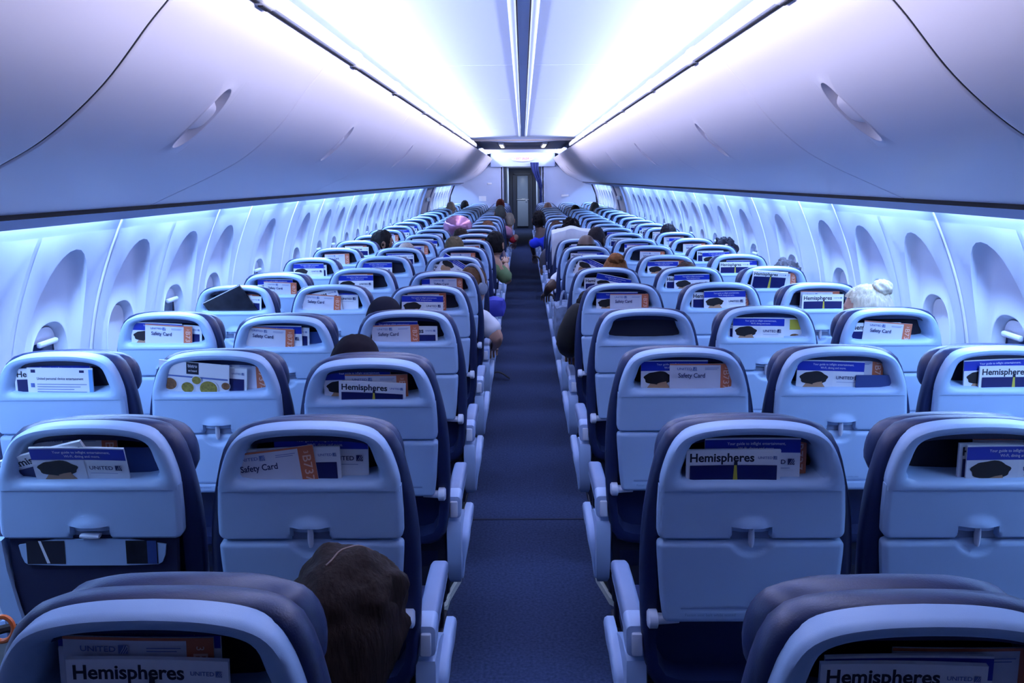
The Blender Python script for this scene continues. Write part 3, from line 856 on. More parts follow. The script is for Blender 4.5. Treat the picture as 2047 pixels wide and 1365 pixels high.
def d_guide(rect, poly, text, W, H):
    rect(-W/2, -.033, W/2, -.003, 1)
    text('Your guide to inflight entertainment,', .0095, .008, -.0125, 2, .125, 0, .004)
    text('Wi-Fi, dining and more.', .0095, .008, -.0235, 2, .078, 0, .004)
    rect(-W/2, -H, -W/2+.112, -.034, 5)
    # printed portrait: dark curly hair from behind over a face edge
    poly([(-.048+.034*math.cos(t)*(1+.05*math.sin(9*t)), -.092+.030*math.sin(t)) for t in [2*math.pi*i/30 for i in range(30)]], 4)
    poly([(-.050+.043*math.cos(t)*(1+.06*math.sin(7*t)), -.056+.0215*math.sin(t)*(1+.07*math.cos(5*t))) for t in [2*math.pi*i/36 for i in range(36)]], 3)
    poly([(-.052, -.074), (-.040, -.070), (-.024, -.067), (-.018, -.10), (-.03, -.12), (-.045, -.105)], 4)
    text('UNITED', .014, .045, -.054, 6, .052, 0, .012)
    globe(rect, poly, .083, -.053, .007, 6, 2)
    rect(.02, -.0665, .08, -.0675, 7)
def d_mag(rect, poly, text, W, H):
    text('Hemispheres', .027, -.024, -.0185, 1, .138, 0, .026)
    text('UNITED', .008, .068, -.018, 4, .030, 0, .01); globe(rect, poly, .089, -.0175, .004, 4, 5)
    rect(-W/2+.008, -H+.02, W/2-.008, -.034, 2)
    poly([(-.012, -.20), (.022, -.20), (.012, -.10), (.007, -.030), (.002, -.030), (-.002, -.10)], 3)
    poly([(.001, -.034), (.009, -.034), (.0085, -.022), (.002, -.022)], 1)
def d_safe(rect, poly, text, W, H):
    rect(W/2-.034, -H, W/2, -.002, 1); rect(-W/2, -.004, W/2, 0, 1)
    text('B737-9', .026, W/2-.0175, -.064, 2, .085, -math.pi/2, .008)
    text('3', .014, W/2-.017, -.014, 2, None, -math.pi/2, .01)
    text('UNITED', .0105, -.050, -.016, 3, .045, 0, .012); globe(rect, poly, -.018, -.0155, .006, 3, 4)
    text('Safety Card', .020, -.028, -.037, 5, .082, 0, .016)
    rect(.012, -.012, .055, -.0132, 3); rect(.012, -.016, .05, -.0172, 3)
def d_menu(rect, poly, text, W, H):
    rect(-.024, -.040, .014, 0, 1); text('bistro', .016, -.005, -.012, 2, .028, 0, .008); text('on board', .010, -.005, -.028, 2, .026, 0, .008)
    rect(-W/2+.006, -.052, W/2-.004, -.047, 3)
    for x, z, r, mi in ((-.075, -.078, .021, 4), (-.020, -.086, .019, 5), (.045, -.084, .027, 5), (.098, -.070, .013, 4), (.008, -.058, .014, 5)):
        poly([(x+r*1.12*math.cos(t), z+r*1.1*math.sin(t)) for t in [2*math.pi*i/24 for i in range(24)]], 6)
        poly([(x+r*math.cos(t), z+r*.95*math.sin(t)) for t in [2*math.pi*i/24 for i in range(24)]], mi)
    text('3', .02, .08, -.105, 1)
def d_wifi(rect, poly, text, W, H):
    rect(-W/2+.012, -.016, -W/2+.026, -.006, 1); rect(W/2-.042, -.015, W/2-.027, -.007, 1)
    text('United personal device entertainment', .012, .0, -.035, 1, .145, 0, .008)
    rect(-W/2+.010, -.063, -W/2+.022, -.050, 2)
    for q in range(5): rect(-W/2+.03, -.052-.008*q, W/2-.02-.02*(q % 3), -.0538-.008*q, 2)
    rect(W/2-.012, -H, W/2, -.004, 3)
def d_yellow(rect, poly, text, W, H):
    rect(W/2-.055, -.06, W/2-.012, -.018, 1); rect(-W/2, -.012, W/2, -.006, 2)
    poly([(W/2-.035+.018*math.cos(t), -.085+.008*math.sin(t)) for t in [2*math.pi*i/16 for i in range(16)]], 3)
def d_dark(rect, poly, text, W, H):
    poly([(-W/2+.01, -H+.03), (-W/2+.09, -H+.05), (-W/2+.12, -.12), (-W/2+.05, -.09), (-W/2+.01, -.10)], 1)
    rect(-W/2, -.004, W/2, 0, 2)
def d_plain(rect, poly, text, W, H): rect(-W/2+.004, -.012, W/2-.004, -.004, 0)
CARDS = dict(
    guide=('entertainment_guide', card('entertainment_guide', .205, .25, ['paper', 'ink_blue', 'white', 'hair_print', 'skin_print', 'white', 'ink_navy', 'ink_mid'], d_guide, .004, .05), 'royal blue headed booklet', 'booklet'),
    mag=('magazine', card('magazine', .202, .26, ['paper', 'ink_dark', 'ink_navy', 'yellow', 'ink_mid', 'white'], d_mag, .006, .06), 'white magazine with navy cover', 'magazine'),
    safe=('safety_card', card('safety_card', .19, .26, ['gloss', 'orange', 'orange2', 'ink_mid', 'white', 'ink_navy'], d_safe, .002, -.05), 'orange edged safety card', 'safety card'),
    menu=('food_menu', card('food_menu', .215, .25, ['paper', 'ink_dark', 'white', 'ink_mid', 'food2', 'food', 'white'], d_menu, .003), 'white food menu with pictured bowls', 'menu'),
    wifi=('instruction_sheet', card('instruction_sheet', .205, .25, ['paper', 'ink_navy', 'ink_mid', 'cyan'], d_wifi, .002), 'white instruction sheet with small text', 'leaflet'),
    yellow=('leaflet', card('leaflet', .20, .25, ['paper', 'yellow', 'ink_mid', 'food2'], d_yellow, .003), 'white leaflet with a yellow square', 'leaflet'),
    dark=('magazine', card('magazine_dark', .22, .28, ['cover_dark', 'ink_mid', 'white'], d_dark, .008), 'dark-covered magazine sticking out askew', 'magazine'),
    navy=('folder', card('folder', .12, .2, ['navy_card'], d_plain, .003), 'plain navy folder', 'folder'))
def place_card(side, col, row, kind, u, wt, rot=0, layer=0, lean=1.0):
    so, rc = SEATS[(side, col, row)]
    nm, me, lb, cat = CARDS[kind]
    T = Matrix.Translation(so.location) @ Matrix.Translation(PIV) @ Matrix.Rotation(math.radians(rc), 4, 'X')
    an = TILT+math.radians(lean)
    q = bp(u, .012+.0085*layer, .128) + Vector((0, -math.sin(an), math.cos(an)))*(.128-wt)
    R = Matrix.Rotation(an, 4, 'X') @ Matrix.Rotation(math.radians(-rot), 4, 'Y')
    o = ob(nm, me); o.matrix_world = T @ Matrix.Translation(q) @ R
    tag(o, '%s in pocket of %s' % (lb, seat_name(side, col, row)), cat, 'reading matter in the seat pockets')
    return o
L_, R_ = -1, 1
PK = {
    (R_, 0, 1): [('mag', -.040, .060), ('guide', .003, .038), ('safe', .028, .035)],
    (R_, 1, 1): [('guide', .075, .053), ('mag', .060, .052), ('safe', .09, .046)],
    (L_, 0, 1): [('safe', -.086, .060, 7), ('mag', -.035, .058, 2), ('guide', .024, .032)],
    (L_, 1, 1): [('guide', -.012, .040, -1, 18), ('mag', -.098, .050, 17, 20), ('safe', -.040, .031), ('navy', .10, .068)],
    (R_, 0, 0): [('mag', -.030, .066, -1), ('guide', -.020, .062), ('safe', .06, .060)],
    (L_, 0, 0): [('mag', -.002, .068, -1), ('safe', -.018, .046, -1), ('guide', -.018, .030, -1)],
    (R_, 0, 2): [('safe', .055, .048), ('guide', -.025, .039), ],
    (R_, 1, 2): [('navy', .105, .088), ('guide', -.030, .043, -2), ('safe', .040, .042)],
    (R_, 2, 2): [('mag', .035, .061), ('guide', -.008, .042, 2)],
    (L_, 0, 2): [('mag', .010, .072, -3), ('safe', .02, .052), ('guide', -.040, .038, 1)],
    (L_, 1, 2): [('menu', -.060, .028, -6, 8), ('mag', -.005, .050, -4), ('safe', .058, .036)],
    (L_, 2, 2): [('wifi', .0, .048, -1), ('mag', -.045, .052), ('guide', -.015, .042, -1), ('safe', -.01, .034)],
    (R_, 1, 3): [('guide', -.030, .045, -1), ('mag', -.050, .055), ('yellow', .055, .040)],
    (R_, 2, 3): [('safe', -.010, .056, -5), ('mag', -.060, .060)],
    (L_, 0, 3): [('safe', -.048, .058, 1), ('mag', .020, .066), ('guide', -.062, .047)],
    (L_, 1, 3): [('safe', -.050, .046, -5), ('guide', -.030, .040, -1), ('mag', .0, .048, -3), ('navy', .10, .075)],
    (L_, 2, 3): [('safe', .010, .052, -4), ('guide', -.040, .044, -3), ('mag', .038, .054, -4)],
    (R_, 0, 4): [('safe', .035, .052), ('guide', -.025, .044)],
    (R_, 1, 4): [('guide', .020, .040, 1), ('mag', -.040, .050), ('safe', .048, .038)],
    (R_, 2, 4): [('mag', .010, .056), ('safe', .0, .043, -1)],
    (L_, 0, 4): [('guide', -.030, .046, -1), ('safe', -.01, .038)],
    (L_, 1, 4): [('safe', -.050, .050, -4), ('mag', -.075, .040, 14), ('guide', .025, .020)],
    (L_, 2, 4): [('dark', -.060, .030, 27, 17), ('mag', .03, .052, -3), ('safe', .02, .046, -2)],
    (R_, 0, 5): [('guide', .045, .050, -12), ('mag', -.03, .060)],
    (R_, 1, 5): [('guide', .01, .042, 1), ('mag', -.04, .054)],
    (R_, 2, 5): [('mag', -.025, .018, -4, 15), ('safe', .04, .042)],
    (L_, 0, 5): [('safe', .02, .036), ('guide', -.02, .042)],
    (L_, 1, 5): [('guide', -.035, .040), ('safe', -.03, .034)],
    (L_, 2, 5): [('safe', .025, .052, -3), ('guide', -.005, .036, -1)],
    (L_, 0, 6): [('guide', .03, .030, -32), ('mag', -.05, .055), ('safe', .01, .060)],
    (L_, 1, 6): [('guide', -.045, .045)], (L_, 2, 6): [('guide', -.02, .038), ('mag', .0, .05)],
    (R_, 0, 6): [('guide', .0, .040, -25), ('mag', -.055, .062)], (R_, 1, 6): [('guide', -.03, .042), ('safe', .02, .040)],
    (R_, 2, 6): [('mag', -.03, .052), ('guide', .02, .042)],
}
for key, lst in PK.items():
    for q, e in enumerate(lst):
        place_card(*key, e[0], e[1], e[2], e[3] if len(e) > 3 else 0, q, e[4] if len(e) > 4 else 1.0)
rr = random.Random(3)
for row in range(7, 13):
    for side in (-1, 1):
        for col in range(3):
            kinds = rr.sample(['guide', 'mag', 'safe'], rr.choice([1, 2, 2]))
            for q, kd in enumerate(kinds):
                place_card(side, col, row, kd, rr.uniform(-.04, .04), .036+.012*(len(kinds)-q)*.8, rr.uniform(-2, 2), q)

# ------------------------------------------------------------------ passengers
def skin_part(verts, edges, rad, sub=1, roots=(0,)):
    "one continuous tapering surface grown round a skeleton; returns (verts, faces)"
    me = bpy.data.meshes.new('sk'); me.from_pydata([tuple(v) for v in verts], edges, [])
    o = bpy.data.objects.new('sk', me); C.objects.link(o)
    md = o.modifiers.new('s', 'SKIN'); md.use_smooth_shade = True; md.branch_smoothing = .3
    for i, r in enumerate(rad):
        sv = me.skin_vertices[0].data[i]
        sv.radius = r if isinstance(r, tuple) else (r, r); sv.use_root = i in roots
    if sub:
        m2 = o.modifiers.new('u', 'SUBSURF'); m2.levels = sub
    bpy.context.view_layer.update()
    m_ = bpy.data.meshes.new_from_object(o.evaluated_get(bpy.context.evaluated_depsgraph_get()))
    out = ([v.co.copy() for v in m_.vertices], [tuple(p.vertices) for p in m_.polygons])
    bpy.data.objects.remove(o); bpy.data.meshes.remove(me); bpy.data.meshes.remove(m_)
    return out

def add_vf(bm, vf, mi=0):
    vs = [bm.verts.new(v) for v in vf[0]]
    for f in vf[1]:
        try: bm.faces.new([vs[i] for i in f]).material_index = mi
        except ValueError: pass

def head_vf(T, nu=28, nv=22):
    "a head about 0.24 m high with brow, nose, lips, chin and ears; faces +y before T"
    V, F = [], []
    for j in range(nv+1):
        ph = math.pi*j/nv; z = math.cos(ph)
        for i in range(nu):
            th = 2*math.pi*i/nu; r_ = math.sin(ph)**(.78 if z > 0 else 1); x, y = math.sin(th)*r_, math.cos(th)*r_
            px, py, pz = .076*x, .098*y, .122*z
            if z < 0: px *= 1-.32*(-z)**1.3; py *= (1-.22*(-z)) if y < 0 else (1-.08*(-z))
            if y < 0: py *= 1.04
            if y > .3:
                c = max(0, 1-abs(px)/.02)
                if -.045 < pz < .022: py += .022*c*sstep(.026, -.03, pz)*(1 if pz > -.034 else sstep(-.05, -.034, pz))
                e = max(0, 1-((abs(px)-.032)/.018)**2)*max(0, 1-((pz-.012)/.014)**2); py -= .010*e
                py += .004*max(0, 1-((pz-.034)/.014)**2)
                if abs(px) < .03: py += .006*max(0, 1-((pz+.062)/.007)**2) + .005*max(0, 1-((pz+.078)/.007)**2) + .007*max(0, 1-((pz+.106)/.014)**2)
            V.append(T @ Vector((px, py, pz)))
    for j in range(nv):
        for i in range(nu):
            a, b = j*nu+i, j*nu+(i+1) % nu; F.append((a, b, b+nu, a+nu))
    for s in (-1, 1):                                   # ears
        n0 = len(V)
        for q in range(5):
            r = (.006, .03, .033, .026, .010)[q]; xx = (.070, .074, .084, .087, .081)[q]
            for i in range(12):
                t = 2*math.pi*i/12; V.append(T @ Vector((s*xx, -.012+r*.62*math.cos(t)-.004*q, .0+r*math.sin(t))))
        for q in range(4):
            for i in range(12):
                F.append((n0+q*12+i, n0+q*12+(i+1) % 12, n0+(q+1)*12+(i+1) % 12, n0+(q+1)*12+i))
        F.append(tuple(n0+48+i for i in range(12)))
    return V, F

def eyes_bm(bm, T, mi):
    for s in (-1, 1):
        for r, dy, m_ in ((.0115, .078, mi), (.0055, .0845, mi+1)):
            b2 = bmesh.new(); bmesh.ops.create_uvsphere(b2, u_segments=10, v_segments=8, radius=r)
            for v in b2.verts: v.co = T @ (v.co + Vector((s*.031, dy, .012)))
            join(bm, b2, m_)

def hand_chain(wrist, palm_dir, side_dir, curl_dir, s=1.0):
    "verts, edges, radii of a palm with four unequal bent fingers and a thumb from the side of the palm"
    d, sd, cd_ = Vector(palm_dir).normalized(), Vector(side_dir).normalized(), Vector(curl_dir).normalized()
    W = Vector(wrist); V = [W, W+d*.045*s, W+d*.085*s]; Ed = [(0, 1), (1, 2)]; Rr = [.026*s, (.036*s, .018*s), (.036*s, .016*s)]
    chains = [(V, Ed, Rr)]
    for i, (off, ln) in enumerate(((.030, .066), (.010, .076), (-.010, .071), (-.029, .054))):
        b = W + d*.072*s + sd*off*s
        p1 = b + d*(.02+ln*.42)*s + cd_*ln*.10*s; p2 = p1 + (d*.6+cd_*.75).normalized()*ln*.34*s; p3 = p2 + (d*.15+cd_*1.0).normalized()*ln*.30*s
        chains.append(([b, p1, p2, p3], [(0, 1), (1, 2), (2, 3)], [.0095*s, .0088*s, .008*s, .0068*s]))
    b = W + d*.03*s + sd*.022*s
    p1 = b + (sd*.9+d*.5).normalized()*.04*s + cd_*.008*s; p2 = p1 + (d*.9+sd*.25+cd_*.35).normalized()*.032*s; p3 = p2 + (d*.8+cd_*.5).normalized()*.022*s
    chains.append(([b, p1, p2, p3], [(0, 1), (1, 2), (2, 3)], [.013*s, .011*s, .0095*s, .0075*s]))
    return chains

PM = {}
def pm(kind, col, rough=.6, **kw):
    key = (kind, col)
    if key not in PM: PM[key] = mat('%s_%d' % (kind, len(PM)), col, rough, **kw)
    return PM[key]
SKINS = {'fair': (.52, .30, .22), 'tan': (.36, .19, .12), 'brown': (.17, .085, .05), 'dark': (.07, .036, .025)}
M['eye'] = mat('eye_white', (.7, .7, .7), .2); M['iris'] = mat('iris', (.03, .02, .015), .2)

def hair_mat(col):
    m_ = pm('hair', col, .6, spec=.08)
    nt = m_.node_tree
    if 'strands' not in nt.nodes:
        p = nt.nodes['Principled BSDF']; tc = nt.nodes['Texture Coordinate']
        mp = nt.nodes.new('ShaderNodeMapping'); mp.inputs['Scale'].default_value = (110, 110, 10)
        n = nt.nodes.new('ShaderNodeTexNoise'); n.name = 'strands'; n.inputs['Scale'].default_value = 1.0; n.inputs['Detail'].default_value = 3
        b = nt.nodes.new('ShaderNodeBump'); b.inputs['Strength'].default_value = .8; b.inputs['Distance'].default_value = .004
        r = nt.nodes.new('ShaderNodeMix'); r.data_type = 'RGBA'
        r.inputs['A'].default_value = (*[c*.45 for c in col], 1); r.inputs['B'].default_value = (*[min(1, c*1.6) for c in col], 1)
        nt.links.new(tc.outputs['Object'], mp.inputs['Vector']); nt.links.new(mp.outputs['Vector'], n.inputs['Vector'])
        nt.links.new(n.outputs['Fac'], b.inputs['Height']); nt.links.new(b.outputs['Normal'], p.inputs['Normal'])
        nt.links.new(n.outputs['Fac'], r.inputs['Factor']); nt.links.new(r.outputs['Result'], p.inputs['Base Color'])
    return m_
def hair_mesh(T, style, col, seed):
    rnd = random.Random(seed); off = Vector((seed*3.1, seed*1.7, seed*.9))
    bm = bmesh.new(); nu, nv = 56, 36
    P = dict(short=(1.06, .006, 45, .20, .0), curly=(1.17, .030, 26, -.1, 0), long=(1.10, .010, 26, -.55, 0), bun=(1.06, .005, 40, .0, 0), fringe=(1.045, .003, 60, .0, 0), cap=(1.10, .0, 1, .25, 0), beanie=(1.12, .003, 30, .02, 0), cropped=(1.035, .003, 70, .10, 0))[style]
    sc, amp, fr, lowz, _ = P
    rows = []
    for j in range(nv+1):
        ph = math.pi*j/nv*.86; z = math.cos(ph); row = []
        for i in range(nu):
            th = 2*math.pi*i/nu; r_ = math.sin(ph)**(.78 if z > 0 else 1); x, y = math.sin(th)*r_, math.cos(th)*r_
            fx = {'long': 1.24, 'beanie': 1.06, 'curly': 1.05, 'short': 1.04, 'bun': 1.03}.get(style, 1.0)
            p = Vector((.076*x*fx, .098*y*(1.04 if y < 0 else 1)*(1.08 if style == 'long' else 1), .122*z*(.96 if fx > 1.04 else 1)))*sc
            d = noise.noise(p*fr+off)+.5*noise.noise(p*fr*2.3+off)
            # strands run down from the crown
            st = noise.noise(Vector((th*7, z*1.2, seed))) if style in ('long', 'bun', 'short', 'fringe') else 0
            flat = min(1, abs(x)/.30) if style == 'long' else 1
            p *= 1+flat*(amp*d+.35*amp*st)/.1
            if style == 'long' and z < .2: p.x *= 1+.12*(.2-z); p.z -= .10*max(0, .0-z)**1.0
            row.append(bm.verts.new(T @ p))
        rows.append((ph, z, row))
    for j in range(nv):
        for i in range(nu):
            th = 2*math.pi*(i+.5)/nu; z = (rows[j][1]+rows[j+1][1])/2
            front = math.cos(th)
            lim = {'short': -.42, 'curly': -.5, 'long': -2, 'bun': -.45, 'fringe': -.4, 'cap': -.02, 'beanie': -.12, 'cropped': -.45}[style]
            hl = .55 if style not in ('cap', 'beanie') else .30
            edge = lim + (hl-lim)*sstep(.0, .75, front) if style != 'long' else (-2 if front < .35 else -2+(2.5)*sstep(.35, .7, front))
            if style in ('short', 'cropped', 'fringe', 'bun'): edge += .20*sstep(.25, .05, abs(abs(th-math.pi)-math.pi/2))*.6
            if style == 'fringe' and z > .45: continue
            if z < edge: continue
            f = bm.faces.new((rows[j][2][i], rows[j][2][(i+1) % nu], rows[j+1][2][(i+1) % nu], rows[j+1][2][i]))
    loose = [v for v in bm.verts if not v.link_faces]; bmesh.ops.delete(bm, geom=loose, context='VERTS')
    if style == 'cap':
        L = []
        for q, (yy, hw_, zz) in enumerate(((.075, .078, .030), (.11, .07, .026), (.145, .055, .018), (.165, .03, .012))):
            L.append([T @ Vector((hw_*u, yy-.02*abs(u)**2*2, zz-.014*u*u)) for u in [-1+.2*k2 for k2 in range(11)]])
        loft(bm, L, False)
    if style == 'bun':
        for q in range(2):
            b2 = bmesh.new(); bmesh.ops.create_icosphere(b2, subdivisions=4, radius=.043)
            for v in b2.verts:
                n = noise.noise(v.co*60+off); a = math.atan2(v.co.y, v.co.x)
                v.co *= 1+.10*n+.06*math.sin(a*5+v.co.z*120); v.co = Vector((v.co.x*1.12, v.co.y, v.co.z*.8))
                v.co = T @ (v.co + Vector((0, -.055, .118)))
            if q == 0: join(bm, b2)
            else: b2.free()
    return finish(bm, 'hair', hair_mat(col) if style not in ('cap', 'beanie') else pm('felt', col, .95, spec=.1, bump=.3, bscale=500))

def person(side, col, row, head_px, label, hair, hcol, skin='tan', shirt=(.2, .2, .25), trousers=(.02, .025, .05), dy=.23, yaw=0, pitch=0, aisle_arm=None, sleeves='short', roll=0, extras=None, hips=None, nd=.165):
    seat_c = Vector((seat_x(side, col), YS+row*PITCH, 0))
    Y = seat_c.y+dy
    top = at_y(head_px[0], head_px[1], Y)
    allow = .007 if hair in (None, 'cropped', 'fringe') else .012
    T3 = Matrix.Rotation(math.radians(yaw), 4, 'Z') @ Matrix.Rotation(math.radians(-pitch), 4, 'X') @ Matrix.Rotation(math.radians(roll), 4, 'Y')
    hc = top - Vector((0, 0, .122*(1.17 if hair == 'curly' else 1.08 if hair else 1.0)+allow*.2))
    o = empty('person', (seat_c.x, seat_c.y+.3, 0)); o['label'] = label; o['category'] = 'person'
    inv = Matrix.Translation(-Vector(o.location))
    T = inv @ Matrix.Translation(hc) @ T3
    O = Vector((seat_c.x, seat_c.y, 0)); to = lambda p: inv @ (O + Vector(p))
    hd = inv @ hc
    face = (T3 @ Vector((0, 1, 0)))
    neck = hd + (T3 @ Vector((0, -.025, -.105))).lerp(Vector((0, -.03, -.09)), .5); nb = hd + Vector((-(hd.x-to((0, 0, 0)).x)*.15, -.045, -nd))
    pel = to(hips or (0, .25, .56)); hz = pel.z
    chest = nb.lerp(pel, .36); waist = nb.lerp(pel, .72)
    ax = (nb-pel).normalized(); rt_ = Vector((1, 0, 0)); rt_ = (rt_ - ax*rt_.dot(ax)).normalized()
    sh = {s: nb + rt_*s*.165 - ax*.055 for s in (-1, 1)}
    if aisle_arm and len(aisle_arm) > 2: sh[-side] = inv @ Vector(aisle_arm[2])
    def arm(s):
        if aisle_arm and s == -side:
            el, wr = (inv @ Vector(aisle_arm[0]), inv @ Vector(aisle_arm[1]))
        else:
            el = sh[s] + Vector((s*.035, .11, -.25)); wr = to((s*.05, .47, .66))
            if (el-sh[s]).length > .33: el = sh[s]+(el-sh[s]).normalized()*.3
        return el, wr
    V = [pel, waist, chest, nb, neck, hd+Vector((0, 0, -.03))]; Ed = [(0, 1), (1, 2), (2, 3), (3, 4), (4, 5)]
    Rr = [(.15, .11), (.135, .095), (.15, .105), (.075, .07), .052, .05]
    arms = {}
    for s in (-1, 1):
        el, wr = arm(s); arms[s] = (el, wr); n0 = len(V)
        V += [sh[s], el, wr]; Ed += [(3, n0), (n0, n0+1), (n0+1, n0+2)]; Rr += [.058, .042, .027]
    for s in (-1, 1):
        n0 = len(V)
        V += [to((s*.095, .30, hz-.02)), to((s*.13, .66, .50)), to((s*.125, .68, .10)), to((s*.13, .70, .045)), to((s*.14, .83, .035))]
        Ed += [(0, n0), (n0, n0+1), (n0+1, n0+2), (n0+2, n0+3), (n0+3, n0+4)]; Rr += [.088, .060, .040, .042, .036]
    bm = bmesh.new()
    add_vf(bm, skin_part(V, Ed, Rr)); add_vf(bm, head_vf(T))
    for s in (-1, 1):
        el, wr = arms[s]; d = (wr-el).normalized()
        cv = Vector((0, .2, -1)); cv = (cv-d*cv.dot(d)).normalized(); sd = d.cross(cv)*(-1 if s < 0 else 1)
        for cV, cE, cR in hand_chain(wr, d, sd, cv): add_vf(bm, skin_part(cV, cE, cR))
    eyes_bm(bm, T, 1)
    ob('body', finish(bm, 'body', [pm('skin', SKINS[skin], .5), M['eye'], M['iris']]), o)
    # shirt: torso and sleeves a little outside the body
    k_ = .012; cut = {'short': .62, 'long': 1.0}[sleeves]
    sv = [waist.lerp(pel, .8), waist, chest, nb + ax*(-.01), nb + (neck-nb)*.35]; se = [(0, 1), (1, 2), (2, 3), (3, 4)]
    sr = [(.157+k_, .118+k_), (.14+k_, .10+k_), (.155+k_, .11+k_), (.085+k_, .075+k_), .058+k_*.6]
    for s in (-1, 1):
        el, wr = arms[s]; n0 = len(sv)
        if sleeves == 'short':
            sv += [sh[s], sh[s].lerp(el, .75)]; se += [(3, n0), (n0, n0+1)]; sr += [.066+k_*.5, .058+k_*.4]
        else:
            sv += [sh[s], el, el.lerp(wr, .93)]; se += [(3, n0), (n0, n0+1), (n0+1, n0+2)]; sr += [.062+k_, .048+k_, .034+k_*.7]
    bm = bmesh.new(); vf = skin_part(sv, se, sr, 2)
    nv_ = []
    for v in vf[0]:
        n = noise.noise(v*16)*.006 + noise.noise(v*40)*.002; nv_.append(v + Vector((n, n*.6, n*.3)))
    add_vf(bm, (nv_, vf[1])); ob('shirt', finish(bm, 'shirt', pm('cloth', shirt, .9, bump=.3, bscale=500)), o)
    tv = [pel, pel+Vector((0, 0, .05))]; te = [(0, 1)]; tr = [(.165, .125), (.16, .12)]
    for s in (-1, 1):
        n0 = len(tv)
        tv += [to((s*.095, .30, hz-.02)), to((s*.13, .66, .50)), to((s*.125, .68, .13))]; te += [(0, n0), (n0, n0+1), (n0+1, n0+2)]; tr += [.100, .074, .058]
    bm = bmesh.new(); add_vf(bm, skin_part(tv, te, tr)); ob('trousers', finish(bm, 'trousers', pm('cloth', trousers, .9, bump=.3, bscale=500)), o)
    for s in (-1, 1):
        bm = bmesh.new()
        a, b = to((s*.13, .70, .05)), to((s*.14, .86, .035))
        secs = []
        for t, hw_, hh in ((-.07, .020, .035), (-.05, .036, .050), (.02, .040, .055), (.10, .044, .038), (.16, .040, .028), (.19, .020, .016)):
            c = Vector((a.x, a.y+t, .012+hh)); secs.append([(c.x+hw_*math.cos(q), c.y, c.z+hh*math.sin(q)) for q in [2*math.pi*i/14 for i in range(14)]])
        loft(bm, secs, True, True, True)
        secs = []
        for t, hw_ in ((-.075, .022), (-.055, .038), (.02, .042), (.10, .046), (.165, .042), (.195, .022)):
            secs.append([(a.x-hw_, a.y+t, .002), (a.x+hw_, a.y+t, .002), (a.x+hw_, a.y+t, .022), (a.x-hw_, a.y+t, .022)])
        loft(bm, secs, True, True, True, 1)
        ob('shoe', finish(bm, 'shoe', [pm('shoe', (.03, .035, .03), .7), pm('sole', (.55, .6, .55), .6)]), o)
    if hair:
        nm = {'cap': 'cap', 'beanie': 'beanie'}.get(hair, 'hair')
        ob(nm, hair_mesh(T, hair, hcol, row*6+col*2+(side > 0)), o)
    if extras == 'headphones':
        bm = bmesh.new()
        tube(bm, [T @ Vector((.096*math.cos(t), -.005, .012+.128*math.sin(t))) for t in [math.pi*q/16 for q in range(17)]], .010, 8)
        for s in (-1, 1):
            tube(bm, [T @ Vector((s*x, -.008, 0)) for x in (.074, .080, .098, .104)], [.030, .038, .036, .024], 16)
        ob('headphones', finish(bm, 'headphones', pm('phones', (.20, .24, .33), .4)), o)
    if extras == 'parting':
        bm = bmesh.new(); pts = []
        for i in range(15):
            q = -.95+1.3*i/14; r_ = abs(math.sin(q))**.78*(1 if q > 0 else -1)
            pts.append(T @ (Vector((.002*math.sin(i*1.3), .098*1.08*(1.04 if r_ < 0 else 1)*r_, .122*.96*math.cos(q)))*1.10))
        tube(bm, pts, .0022, 6)
        ob('hair_parting', finish(bm, 'parting', pm('scalp', (.16, .10, .08), .7)), o)
    return o

BLK, DBR, BRN, LBR, GRY, WHT, RED = (.006, .005, .006), (.020, .012, .010), (.07, .035, .018), (.17, .085, .035), (.12, .11, .11), (.55, .52, .46), (.22, .055, .02)
person(L_, 0, 0, (683, 1098), 'person with long dark brown hair leaning forward beside the nearest left seat', 'long', DBR, 'fair', (.02, .02, .03), dy=.45, pitch=36, yaw=-30, nd=.17, extras='parting')
person(L_, 0, 2, (710, 668), 'person in a black beanie behind the third row left aisle seat', 'beanie', (.012, .009, .014), 'brown', (.03, .04, .12))
person(L_, 0, 3, (768, 593), 'person in a dark peaked cap behind the fourth row left aisle seat', 'cap', (.012, .012, .022), 'tan', (.03, .03, .05))
person(L_, 0, 5, (945, 531), 'person in a white shirt and over-ear headphones leaning into the aisle', 'short', BRN, 'fair', (.72, .74, .80), dy=.27, yaw=-40, nd=.12, aisle_arm=((-.165, 5.14, .68), (-.20, 5.38, .585)), extras='headphones')
person(L_, 0, 8, (990, 461), 'person with black hair and a green T-shirt leaning into the aisle', 'short', BLK, 'tan', (.10, .17, .07), dy=.30, yaw=-20, nd=.14, aisle_arm=((-.15, 7.62, .72), (-.17, 7.90, .86)))
person(L_, 0, 7, (908, 471), 'person with light brown hair above the left aisle seats', 'short', (.085, .065, .035), 'fair', (.2, .2, .25))
person(L_, 1, 7, (812, 483), 'person with thin grey hair above a left middle seat', 'cropped', (.30, .25, .22), 'fair', (.3, .3, .35))
person(L_, 2, 8, (764, 458), 'person with dark hair turned to the right by the left windows', 'short', BLK, 'brown', (.12, .14, .2), yaw=-60)
person(L_, 0, 9, (921, 455), 'person with short brown hair just before the pink balloon', 'short', DBR, 'tan', (.2, .2, .24))
person(L_, 0, 11, (975, 440), 'person with auburn hair low behind the left aisle seats', 'short', (.12, .05, .025), 'tan', (.25, .18, .2))
person(L_, 0, 14, (1000, 409), 'person with cropped grey hair and a pink shirt in the far left aisle seat', 'cropped', (.05, .055, .05), 'brown', (.62, .30, .42), dy=.3, aisle_arm=((-.23, 12.5, .8), (-.25, 12.75, .7)))
